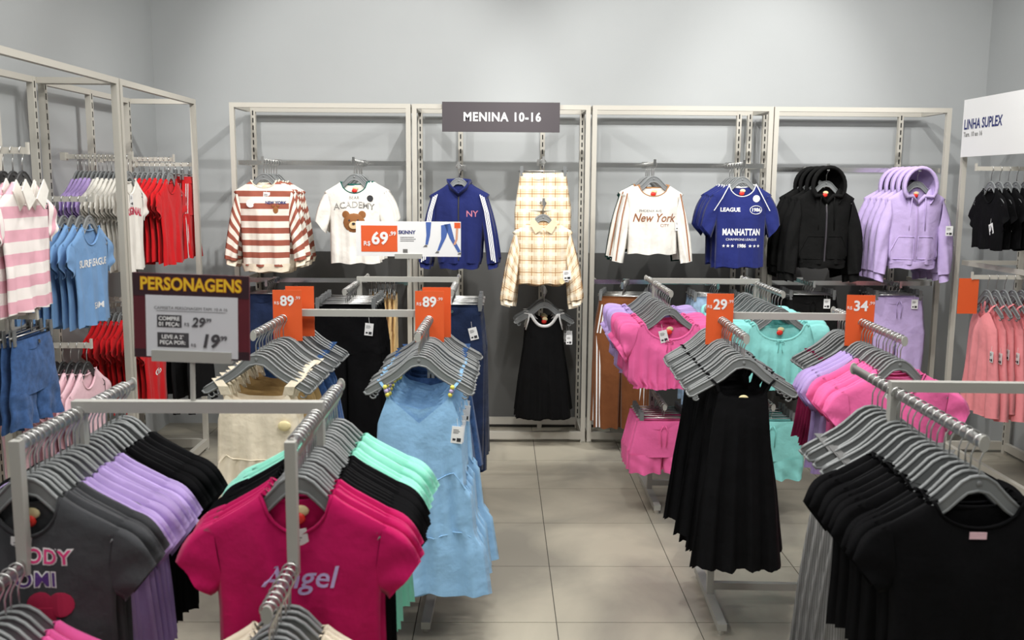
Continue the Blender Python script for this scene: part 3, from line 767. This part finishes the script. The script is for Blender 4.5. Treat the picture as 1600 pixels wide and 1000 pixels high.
wall_row(-1.47, BY+.045, 1.88, 0, .40, 'the left bay\'s left arm', 'chrome arm carrying the striped sweaters', [(sw_f, sw, H_TEE, 6, 'rust striped sweater', 'sweater', GH)], .068)
# bear tee
TEAL = fabric('teal_rib', (28, 92, 84))
be = tee('printed_tee', WHITEF, zh=-.64, trim=TEAL, slen=.19, depth=.07, nw=.085, T=.016, bw=.155, hw=.19)
be_f = tee('printed_tee', WHITEF, zh=-.64, trim=TEAL, slen=.19, depth=.07, nw=.085, T=.035, mark=True, bw=.155, hw=.19)
S_ = SH[be_f].front
put_text('BEAR', .028, 0, -.232, S_, PRINT['grey'], be_f); put_text('ACADEMY', .054, 0, -.275, S_, PRINT['grey'], be_f, offset=.001, arch=1.0, name='lettering_outline'); put_text('ACADEMY', .053, 0, -.2745, S_, WHITEF, be_f, offset=-.0016, arch=1.0, lift=.0025)
MB().disc((.10, S_(.1, -.235)-.001, -.235), .02, 0, .003, 18).build('round_badge', INK, be_f, link=False)
def blob(parent, name, m, parts, surf, lift=.002):
    b = MB()
    for (x, z, r, sx, sz) in parts: b.ball((x, 0, z), r, 16, 8, (sx, .12, sz))
    for i, (a, y, c) in enumerate(b.v): b.v[i] = (a, surf(a, c)-lift+y*.4, c)
    return b.build(name, m, parent, smooth=True, link=False)
blob(be_f, 'bear_head', PRINT['bear'], [(0, -.385, .064, 1.08, .92), (-.05, -.335, .024, 1, 1), (.05, -.335, .024, 1, 1)], S_)
blob(be_f, 'bear_muzzle', PRINT['bearl'], [(0, -.40, .027, 1.1, .9)], S_, .012); blob(be_f, 'bear_face', INK, [(0, -.39, .009, 1.2, .8), (-.026, -.37, .006, 1, 1), (.026, -.37, .006, 1, 1)], S_, .018)
wall_row(-.91, BY+.045, 1.88, 0, .40, 'the left bay\'s right arm', 'chrome arm carrying the white bear tees', [(be_f, be, H_TEE, 6, 'white teddy-bear tee', 't-shirt', GH)], .068)
# navy track jacket
NJ = fabric('navy_track', (36, 44, 98))
def jacket(front):
    t = tee('track_jacket', NJ, zh=-.62, long=True, cuff=NJ, nw=.065, depth=.05, T=.04, wide=-.02, bw=.155, hw=.19)
    f = SH[t].front
    for s in (-1, 1):
        for k in range(3):
            x0_ = .165+.012*k
            ribbon(MB(), [(s*(x0_-.03), -.024, ht(x0_)+.002), (s*(x0_+.0), -.034, ht(x0_)-.10), (s*(x0_+.025), -.044, ht(x0_)-.25), (s*(x0_+.046), -.052, ht(x0_)-.41)], .007, .002).build('sleeve_stripe', PRINT['white'], t, link=False)
    Shell([(0, .122), (1, .135)], -.66, lambda x: -.61, lambda x: -.61, .038, None, .003, 50, 0, 30, 2, ttop=1).add(MB()).build('hem_rib', NJ, t, smooth=True, link=False)
    z0 = ht(.065)-.04
    c = MB(); c.tube([(-.07, .0, ht(.065)+.012), (-.05, -.03, z0+.02), (0, -.042, z0-.025), (.05, -.03, z0+.02), (.07, 0, ht(.065)+.012), (.0, .03, ht(.065)+.02)], .008, 8, closed=True, rz=.022); c.build('collar', NJ, t, smooth=True, link=False)
    MB().tube([(0, f(0, z)-.003, z) for z in [z0-.03-(.41*k/10) for k in range(11)]], .0045, 6).build('zip', INK, t, link=False)
    if front: put_text('NY', .055, .085, -.31, f, mat('print_rose', lin(196, 120, 140), .7), t, offset=.0005)
    return t
jk_f, jk = jacket(True), jacket(False)
wall_row(-.265, BY+BD-.03, 1.86, 0, .66, 'the header-sign bay\'s left arm', 'steel arm carrying the navy track jackets', [(jk_f, jk, H_TEE, 3, 'navy track jacket', 'jacket', GH)], .05, STEEL)
# plaid set
PL = stripes_mat('beige_plaid', lin(236, 216, 184), [(.075, .0, .10, (*lin(176, 130, 84), .75), 0), (.075, .5, .75, (*lin(250, 240, 220), .7), 0), (.075, .0, .10, (*lin(176, 130, 84), .75), 1), (.075, .45, .75, (*lin(250, 240, 220), .7), 1), (.075, .22, .26, (*lin(190, 150, 104), .6), 0), (.075, .22, .26, (*lin(190, 150, 104), .6), 1)])
pp = bottoms('plaid_trousers', PL, -.66, .15, .185, T=.018)
ps = tee('plaid_shirt', PL, zh=-.52, long=True, cuff=PL, nw=.06, depth=.05, T=.045, rip=.012, bw=.155, hw=.19)
for s in (-1, 1):
    c = MB(); zt_ = ht(.06); c.prism([(s*.004, zt_-.055), (s*.062, zt_+.012), (s*.088, zt_-.02), (s*.05, zt_-.085)], -.052, -.047); c.build('collar_point', PL, ps, link=False)
MB().tube([(0, SH[ps].front(0, z)-.002, z) for z in [ht(.06)-.06-.03*k for k in range(12)]], .003, 5).build('placket', PL, ps, link=False)
price_tag(ps, .15, -.06, -.43, R(4), .05, .062); MB().disc((.12, -.055, -.5), .018, 0, .003, 16).build('hang_disc', CREAMDOT, ps, link=False)
wall_row(.275, BY+BD-.03, 1.90, 0, .52, 'the header-sign bay\'s upper right arm', 'steel arm carrying the plaid trousers', [(pp, pp, H_CLIP, 3, 'beige plaid trousers', 'trousers', 'metal clip')], .05, STEEL)
wall_row(.27, BY+BD-.03, 1.635, 0, .72, 'the header-sign bay\'s middle right arm', 'steel arm carrying the plaid shirts', [(ps, ps, H_TEE, 4, 'beige plaid shirt', 'shirt', GH)], .05, STEEL)
tank = strap_dress('tank_dress', fabric('black_rib', (14, 14, 15)), -.86, [(0, .185), (.4, .16), (.75, .13), (1, .12)], zt=-.165, vdepth=.075, strap_x=.085, vp=2.5, wide_strap=.026, straps_m=PRINT['white'], T=.045, rip=.012, mark=True)
_s = SH[tank]
MB().tube([(x, _s.front(x, _s.topf(x))-.003, _s.topf(x)) for x in [-.088+.176*k/16 for k in range(17)]], .005, 6, rz=.011).build('neck_binding', PRINT['white'], tank, smooth=True, link=False)
for s in (-1, 1):
    MB().tube([(s*.097, -.016, -.16), (s*.103, -.02, -.20), (s*.12, -.006, -.265)], .005, 6, rz=.010).build('armhole_binding', PRINT['white'], tank, smooth=True, link=False)
price_tag(tank, .165, -.03, -.30, 0, .04, .06)
wall_row(.29, BY+BD-.03, 1.06, 0, .56, 'the header-sign bay\'s lower right arm', 'steel arm carrying the black tank dresses', [(tank, tank, H_GREY, 5, 'white-bound black tank dress', 'dress', GH)], .05, STEEL)
# cream New York sweatshirts
CAMEL = fabric('camel_rib', (178, 132, 92))
ny = tee('sweatshirt', WHITEF, zh=-.57, long=True, trim=CAMEL, nw=.095, depth=.07, T=.016, rip=.01, bw=.155, hw=.19)
ny_f = tee('sweatshirt', WHITEF, zh=-.57, long=True, trim=CAMEL, nw=.095, depth=.07, T=.04, rip=.01, mark=True, tagp=(.16, -.36, R(5)), bw=.155, hw=.19)
put_text('PHOENIX AVE', .022, -.02, -.30, SH[ny_f].front, PRINT['grey'], ny_f); put_text('New York', .072, 0, -.345, SH[ny_f].front, PRINT['brown'], ny_f, shear=.3, offset=.001, sx=.85); put_text('CITY', .026, .07, -.39, SH[ny_f].front, PRINT['brown'], ny_f)
gr = tee('sweatshirt', DGREEN, zh=-.57, long=True, nw=.095, depth=.07, T=.016, bw=.155, hw=.19)
for p_, c_ in ((ny, 'brown'), (ny_f, 'brown'), (gr, 'white')):
    for s in (-1, 1): ribbon(MB(), [(s*.165, -.024, ht(.17)-.0), (s*.195, -.034, ht(.17)-.14), (s*.215, -.044, ht(.17)-.28), (s*.232, -.052, ht(.17)-.42)], .008, .002).build('sleeve_stripe', PRINT[c_], p_, link=False)
wall_row(.955, BY+.045, 1.88, 0, .40, 'the third bay\'s left arm', 'chrome arm carrying the cream sweatshirts', [(ny_f, ny, H_TEE, 4, 'cream lettered sweatshirt', 'sweatshirt', GH), (gr, gr, H_TEE, 3, 'dark green sweatshirt behind cream ones', 'sweatshirt', GH)], .058)
# navy football tees
nv = tee('football_tee', NAVY, zh=-.65, trim=PRINT['white'], nw=.085, depth=.075, slen=.2, T=.016, bw=.155, hw=.19)
nv_f = tee('football_tee', NAVY, zh=-.65, trim=PRINT['white'], nw=.085, depth=.075, slen=.2, T=.035, mark=True, bw=.155, hw=.19)
S_ = SH[nv_f].front; W_ = PRINT['white']
put_text('LEAGUE', .034, -.075, -.29, S_, W_, nv_f, offset=.001); put_text('1986', .030, .085, -.29, S_, W_, nv_f, offset=.001); put_text('MANHATTAN', .056, .0, -.43, S_, W_, nv_f, offset=.0018, sx=.68)
put_text('CHAMPIONS LEAGUE', .020, 0, -.475, S_, W_, nv_f); put_text('1986', .030, 0, -.515, S_, W_, nv_f, offset=.001)
MB().tube([(.085+.038*math.cos(a), S_(.085+.038*math.cos(a), -.29+.026*math.sin(a))-.001, -.29+.026*math.sin(a)) for a in [R(k*18) for k in range(20)]], .002, 5, closed=True).build('oval_outline', W_, nv_f, link=False)
MB().disc((.085, S_(.085, -.22)-.001, -.22), .022, 0, .003, 18).build('round_sticker', WHITE, nv_f, link=False)
st = MB()
for s in (-1, 1):
    for k in range(3):
        cx = s*(.055+.027*k); st.prism([(cx+(.011 if j % 2 == 0 else .0045)*math.sin(R(36*j)), -.515+(.011 if j % 2 == 0 else .0045)*math.cos(R(36*j))) for j in range(10)], -.001, .001)
for i, (a, b, c) in enumerate(st.v): st.v[i] = (a, S_(a, c)-.002+b, c)
st.build('star_print', W_, nv_f, link=False)
for p_ in (nv, nv_f):
    for s in (-1, 1): ribbon(MB(), [(s*.085, -.022, ht(.085)+.004), (s*.13, -.032, ht(.13)-.05), (s*.175, -.022, ht(.175)-.10)], .006, .002).build('raglan_piping', W_, p_, link=False)
wall_row(1.51, BY+.045, 1.88, 0, .40, 'the third bay\'s right arm', 'chrome arm carrying the navy football tees', [(nv_f, nv, H_TEE, 6, 'navy football tee', 't-shirt', GH)], .068)
# hoodies
hb = hoodie('hoodie', BLKH, BLKH); hl = hoodie('hoodie', LAVH, LAVH, tagp=(.19, -.36, 0))
wall_row(2.03, BY+.045, 1.86, 0, .42, 'the right bay\'s left arm', 'chrome arm carrying the black hoodies', [(hb, hb, H_TEE, 4, 'black zip hoodie', 'hoodie', GH)], .12)
wall_row(2.60, BY+.045, 1.86, 0, .42, 'the right bay\'s right arm', 'chrome arm carrying the lilac hoodies', [(hl, hl, H_TEE, 5, 'lilac zip hoodie', 'hoodie', GH)], .092)
# lower rows
jd = bottoms('jeans', NAVYD, -.90, .15, .175, T=.016); tn = bottoms('trousers', TAN, -.62, .13, .16, T=.016); bp_ = bottoms('side_stripe_trousers', BROWN, -.95, .15, .18, side=PRINT['white'], T=.016); bk_ = bottoms('side_stripe_trousers', BLACK, -.95, .15, .18, side=PRINT['white'], T=.016); lj = bottoms('jeans', LJEAN, -.8, .15, .18, button=True, T=.016)
sp_b = bottoms('sweatpants', BLKH, -.75, .155, .19, tie=True, tagp=(.09, -.10, 0), T=.016); sp_l = bottoms('sweatpants', LAVH, -.62, .155, .19, tie=True, tagp=(.1, -.10, 0), T=.016); sp_n = bottoms('sweatpants', NAVYD, -.7, .155, .18, T=.016)
MC = 'metal clip'
wall_row(-1.50, BY+.045, 1.105, 0, .28, 'the left bay\'s lower left arm', 'chrome arm carrying dark jeans under the sweaters', [(jd, jd, H_CLIP, 5, 'dark jeans', 'jeans', MC)], .05)
wall_row(-.635, BY-.0, 1.10, R(-86), .24, 'the left bay\'s lower right arm', 'chrome arm carrying tan trousers', [(tn, tn, H_CLIP, 6, 'tan trousers', 'trousers', MC)], .03)
wall_row(.85, BY+.045, 1.105, R(-12), .32, 'the third bay\'s lower left arm', 'chrome arm carrying side-striped trousers', [(bp_, bp_, H_CLIP, 4, 'brown striped trousers', 'trousers', MC), (bk_, bk_, H_CLIP, 3, 'black striped trousers', 'trousers', MC)], .042)
wall_row(1.40, BY+.045, 1.105, 0, .3, 'the third bay\'s lower right arm', 'chrome arm carrying pale jeans', [(lj, lj, H_CLIP, 5, 'pale washed jeans', 'jeans', MC)], .05)
wall_row(2.02, BY+.045, 1.12, 0, .3, 'the right bay\'s lower left arm', 'chrome arm carrying black sweatpants', [(sp_b, sp_b, H_CLIP, 5, 'black sweatpants', 'trousers', MC)], .05)
wall_row(2.58, BY+.045, 1.12, 0, .3, 'the right bay\'s lower right arm', 'chrome arm carrying lilac sweatpants', [(sp_l, sp_l, H_CLIP, 3, 'lilac sweatpants', 'trousers', MC), (sp_n, sp_n, H_CLIP, 3, 'dark sweatpants behind lilac ones', 'trousers', MC)], .05)

# ================================================================ left wall garments (arms run out from the wall, cloth faces the room)
LX = XL+.10
t_pur = tee('t_shirt', LILAC); t_wht = tee('t_shirt', WHITEF, zh=-.62); t_wht_f = tee('t_shirt', WHITEF, zh=-.62, tagp=(.0, -.21, 0))
put_text('ORIGINAL', .055, 0, -.30, SH[t_wht_f].front, PRINT['red'], t_wht_f, offset=.002, arch=.8)
t_red = tee('t_shirt', REDF, zh=-.62); t_ppk = tee('t_shirt', PALEP); t_den = tee('t_shirt', fabric('pale_denim', (120, 160, 206)), zh=-.58); t_den_f = tee('t_shirt', fabric('pale_denim', (120, 160, 206)), zh=-.58, tagp=None, nw=.085)
put_text('SURF LEAGUE', .046, 0, -.30, SH[t_den_f].front, PRINT['white'], t_den_f, offset=.0015); put_text('TEAM', .04, .02, -.50, SH[t_den_f].front, PRINT['white'], t_den_f, offset=.001)
PSTR = stripes_mat('pink_white_stripes', lin(244, 236, 232), [(.085, 0, .5, (*lin(232, 176, 190), 1), 1)])
t_pst = tee('striped_polo', PSTR, zh=-.60, nw=.075)
for s in (-1, 1): MB().prism([(s*.004, ht(.07)-.06), (s*.07, ht(.07)+.012), (s*.10, ht(.07)-.03), (s*.06, ht(.07)-.10)], -.045, -.04).build('collar_point', WHITEF, t_pst, link=False)
r_pants = bottoms('trousers', REDF, -.6, .13, .15, side=PRINT['white'], tagp=(.06, -.16, 0)); d_short = bottoms('denim_shorts', DENIM, -.42, .15, .19, crotch=-.3, rip=.012, T=.017, button=True)
bjk = tee('padded_jacket', fabric('black_padded', (20, 20, 21)), zh=-.55, long=True, T=.07, nw=.05, depth=.02)
t_red_f = tee('t_shirt', REDF, zh=-.62, nw=.08)
put_text('Ohio', .05, 0, -.42, SH[t_red_f].front, PRINT['white'], t_red_f, offset=.001, shear=.2)
def lrow(y, z, length, place, label, groups, step, first=.02): wall_row(LX, y, z, R(90), length, place, label, groups, step, FRAME, first)
lrow(5.15, 1.88, .35, 'the arm beside the wide post', 'grey wall arm carrying lilac and white tees', [(t_wht_f, t_wht, H_TEE, 8, 'white tee', 't-shirt', GH), (t_pur, t_pur, H_TEE, 5, 'lilac tee behind white ones', 't-shirt', GH)], .0225)
lrow(5.62, 1.88, .41, 'the upper arm nearest the corner', 'grey wall arm carrying red tees', [(t_red, t_red, H_TEE, 8, 'red tee', 't-shirt', GH)], .03)
lrow(6.12, 1.86, .36, 'the wall arm in the corner', 'grey wall arm carrying red side-striped trousers', [(r_pants, r_pants, H_CLIP, 4, 'red side-striped trousers', 'trousers', MC)], .045)
lrow(4.35, 1.67, .47, 'the near bay\'s middle arm', 'grey wall arm carrying pale denim-blue tees', [(t_den_f, t_den, H_TEE, 10, 'pale denim-blue tee', 't-shirt', GH)], .038)
lrow(3.54, 1.86, .585, 'the near bay\'s front arm', 'grey wall arm carrying striped polos', [(t_pst, t_pst, H_DARK, 4, 'pink striped polo', 'polo shirt', 'black plastic')], .035)
lrow(3.6, 1.24, .55, 'the near bay\'s lower front arm', 'grey wall arm carrying denim shorts', [(d_short, d_short, H_CLIP, 3, 'denim shorts', 'shorts', MC)], .04)
lrow(5.28, 1.10, .40, 'the lower arm behind the wide post', 'grey wall arm carrying red lettered tees', [(t_red_f, t_red, H_TEE, 11, 'red lettered tee', 't-shirt', GH)], .03)
lrow(4.22, 1.02, .48, 'the near bay\'s low arm', 'grey wall arm carrying pale pink tees', [(t_ppk, t_ppk, H_DARK, 10, 'pale pink tee', 't-shirt', 'black plastic')], .036)
lrow(5.65, 1.02, .52, 'the low arm near the corner', 'grey wall arm carrying black padded jackets', [(bjk, bjk, H_TEE, 3, 'black padded jacket', 'jacket', GH)], .1)
# right wall
def rrow(y, z, length, place, label, groups, step): wall_row(XR-.10, y, z, R(-90), length, place, label, groups, step, FRAME, .09)
btop = tee('black_top', BLACK, zh=-.48, hw=.17, slen=.12, tagp=(.06, -.33, R(20))); pdr = strap_dress('sleeveless_dress', PEACH, -.80, [(0, .22), (.5, .185), (1, .14)], zt=-.2, vdepth=.05, strap_x=.08, wide_strap=.02, T=.045, rip=.014, tagp=(.15, -.42, 0))
rrow(5.55, 1.86, .55, 'the right wall\'s upper arm', 'grey wall arm carrying black sports tops', [(btop, btop, H_TEE, 6, 'black sports top', 'top', GH)], .05)
rrow(5.4, 1.24, .60, 'the right wall\'s lower arm', 'grey wall arm carrying peach pink dresses', [(pdr, pdr, H_GREY, 7, 'peach pink sleeveless dress', 'dress', GH)], .05)
rrow(4.55, 1.0, .55, 'the right wall\'s near low arm', 'grey wall arm carrying black tops at the right edge', [(btop, btop, H_DARK, 5, 'black low-hung top', 'top', 'black plastic')], .05)

# ================================================================ signs
def flat(name, label, cat, w, h, th, m, loc, rz=0, tilt=0, group=None):
    t = empty(name, loc, rz); t.rotation_euler = (tilt, 0, rz)
    MB().box(-w/2, w/2, -th/2, th/2, -h/2, h/2).build('board', m, t)
    return tag(t, label, cat, group)
def face(th, lift=.0008): return lambda x, z: -th/2-lift+.0015
def T_(parent, s, size, x, z, th, m, **k): return put_text(s, size, x, z, lambda a, b: -th/2, m, parent, link=True, **k)
def quad(parent, name, x0, x1, z0, z1, th, m, lift=.001): return MB().box(x0, x1, -th/2-lift, -th/2, z0, z1).build(name, m, parent)
HEAD = mat('header_board', lin(72, 66, 70), .6)
s = flat('header_sign', 'dark header sign with white lettering on top of the middle bay', 'sign', .765, .19, .02, HEAD, (.0, BY-.012, 2.182))
T_(s, 'MENINA', .078, -.100, -.002, .02, PRINT['white'], offset=.0022, sx=.92, spacing=1.12); T_(s, '10-16', .078, .168, -.002, .02, PRINT['white'], offset=.0022, sx=.92, spacing=1.12)
s = flat('header_sign', 'white sign with blue lettering on the right wall bay', 'sign', .95, .355, .016, WHITE, (2.93, 5.60, 2.118), R(-90))
T_(s, 'LINHA SUPLEX', .085, -.225, .02, .016, PRINT['navy'], offset=.0022, sx=.82); T_(s, 'Tam. 10 ao 16', .04, -.335, -.04, .016, PRINT['grey'], offset=.0005)
# wide price sign on the far-left rack
def sign_holder(t, w, z0, zbar, m=RACK):
    MB().box(-w/2, w/2, -.008, .008, z0-.012, z0+.014).build('holder_channel', m, t)
    MB().tube([(0, 0, zbar), (0, 0, z0-.01)], .006, 10).build('holder_post', m, t)
x, y = -.50, 5.17
s = flat('price_sign', 'wide white sign with orange 69 price on the far-left rack', 'sign', .57, .19, .008, WHITE, (x, y, 1.452), R(-1))
sign_holder(s, .15, -.095, RH-1.452)
quad(s, 'price_panel', -.257, -.06, -.07, .072, .008, PRINT['orange'])
T_(s, '69', .092, -.155, .0, .011, WHITE, offset=.0028); T_(s, ',99', .03, -.085, .028, .011, WHITE, offset=.0008); T_(s, 'R$', .034, -.225, -.026, .011, WHITE, offset=.0005)
T_(s, 'SKINNY', .026, -.008, .036, .008, PRINT['navy'], offset=.001)
for k in range(3): quad(s, 'text_line', -.045, .03+.01*(k % 2), .008-k*.010, .011-k*.010, .008, PRINT['grey'])
quad(s, 'fine_print', -.03, -.005, -.075, -.055, .008, PRINT['grey'])
def legprint(x0, z0, pts, m, wd):
    b = MB(); ribbon(b, [(x0+a, -.0052, z0+c) for a, c in pts], wd, .001); return b
for poly in ([(.095, .092), (.125, .092), (.118, .02), (.106, -.03), (.092, -.03), (.098, .02)], [(.178, .075), (.225, .085), (.205, .01), (.170, -.06), (.156, -.064), (.178, .0)], [(.195, .08), (.228, .085), (.25, .0), (.285, -.066), (.270, -.072), (.225, .005)]):
    MB().prism(poly, -.0052, -.004).build('printed_leg', PRINT['blue'], s)
for cx, cz in ((.094, -.037), (.158, -.07), (.28, -.077)): MB().prism([(cx-.014, cz-.006), (cx+.008, cz-.006), (cx+.008, cz+.005), (cx-.004, cz+.005)], -.0052, -.004).build('printed_shoe', PRINT['grey'], s)
quad(s, 'printed_top', .25, .283, .06, .09, .008, PRINT['orange']); b = MB(); ribbon(b, [(.265, -.0052, .06), (.262, -.0052, .0), (.25, -.0052, -.03)], .012, .001); b.build('printed_arm', mat('print_skin', lin(214, 160, 130), .7), s)
# dark-red sign on the near-left rack
DKRED = mat('dark_red_board', lin(92, 26, 38), .5, vary=.25, vscale=7)
s = flat('price_sign', 'dark red sign with yellow heading above the near-left rack', 'sign', .268, .196, .006, DKRED, (-.71, 2.17, 1.443), R(-2)); s.rotation_euler = (0, R(1.5), R(-2))
quad(s, 'heading_band', -.134, .134, .046, .098, .006, mat('sign_maroon_black', lin(50, 22, 32), .6), .0006); quad(s, 'foot_band', -.134, .134, -.098, -.078, .006, mat('sign_maroon_black', lin(50, 22, 32), .6), .0006)
T_(s, 'PERSONAGENS', .040, 0, .073, .0075, mat('sign_orange_edge', lin(206, 110, 20), .6), offset=.0022, sx=.86, name='lettering_outline', lift=.0006); T_(s, 'PERSONAGENS', .040, 0, .073, .0075, PRINT['yellow'], offset=.0009, sx=.86, lift=.0012)
quad(s, 'paper_sheet', -.105, .108, -.095, .048, .006, mat('sign_paper', lin(216, 217, 222), .5), .0016)
th = .0095
T_(s, 'CAMISETA PERSONAGEM TAM. 10 A 16', .0098, 0, .019, th, PRINT['gdark']); quad(s, 'rule_line', -.08, .08, .0118, .0126, th, PRINT['gdark'], .0003)
quad(s, 'grey_box', -.079, -.022, -.026, .003, th, PRINT['gdark'], .0004); T_(s, 'COMPRE', .0125, -.0505, -.0055, th+.001, WHITE, offset=.0004); T_(s, '01 PEÇA:', .0125, -.0505, -.0185, th+.001, WHITE, offset=.0004)
quad(s, 'grey_box', -.079, -.006, -.072, -.038, th, PRINT['gdark'], .0004); T_(s, 'LEVE A 2ª', .0125, -.043, -.048, th+.001, WHITE, offset=.0004); T_(s, 'PEÇA POR:', .0125, -.043, -.061, th+.001, WHITE, offset=.0004)
T_(s, 'R$', .011, -.010, -.018, th, PRINT['gdark']); T_(s, '29', .030, .016, -.013, th, PRINT['gdark'], offset=.0008, shear=.2); T_(s, ',99', .012, .040, -.007, th, PRINT['gdark'], offset=.0003)
T_(s, 'R$', .011, .005, -.066, th, PRINT['gdark']); T_(s, '19', .042, .042, -.056, th, PRINT['gdark'], offset=.0014, shear=.2); T_(s, ',99', .015, .074, -.048, th, PRINT['gdark'], offset=.0004)
sign_holder(s, .185, -.094, RH-1.443)
# orange price cards
def card(name, num, place, loc, rz=0, tilt=0, w=.115, h=.205, roll=0):
    t = empty('price_card', loc); t.rotation_euler = (tilt, roll, rz)
    MB().box(-w/2, w/2, -.002, .002, -h/2, h/2).build('board', ORANGE, t)
    if num:
        T_(t, num, .056, 0, h/2-.045, .0045, WHITE, offset=.0016); T_(t, ',99', .018, .042, h/2-.032, .0045, WHITE); T_(t, 'R$', .018, -.042, h/2-.052, .0045, WHITE)
    return tag(t, name, 'price tag', 'orange price cards')
def cardpos(k, side, dx, dy, z): x, y, zz = armpt(k, side, dy); return (x+dx, y, z)
card('front orange 89 card on the middle-left rack\'s left post', '89', '', cardpos('middle-left', 'left', .012, -.045, 1.225))
card('orange card tucked behind the 89 card on middle-left rack\'s left post', None, '', cardpos('middle-left', 'left', .045, .03, 1.232))
card('front orange 89 card on the middle-left rack\'s right post', '89', '', cardpos('middle-left', 'right', .0, -.045, 1.225))
card('orange card tucked behind the 89 card on middle-left rack\'s right post', None, '', cardpos('middle-left', 'right', .022, .03, 1.232))
card('orange 29 card on the middle-right rack\'s left post', '29', '', cardpos('middle-right', 'left', -.01, -.04, 1.222), w=.108)
card('orange 34 card on the middle-right rack\'s right post', '34', '', cardpos('middle-right', 'right', -.005, -.04, 1.222), R(-8), w=.108)
card('blank orange card at the right edge in front of peach dresses', None, '', (2.70, 5.4, 1.13), 0)
# drop the unlinked prototypes
for p in PROTOS:
    for c in kids(p):
        for g in kids(c): bpy.data.objects.remove(g)
        bpy.data.objects.remove(c)
    bpy.data.objects.remove(p)
bpy.context.view_layer.update()
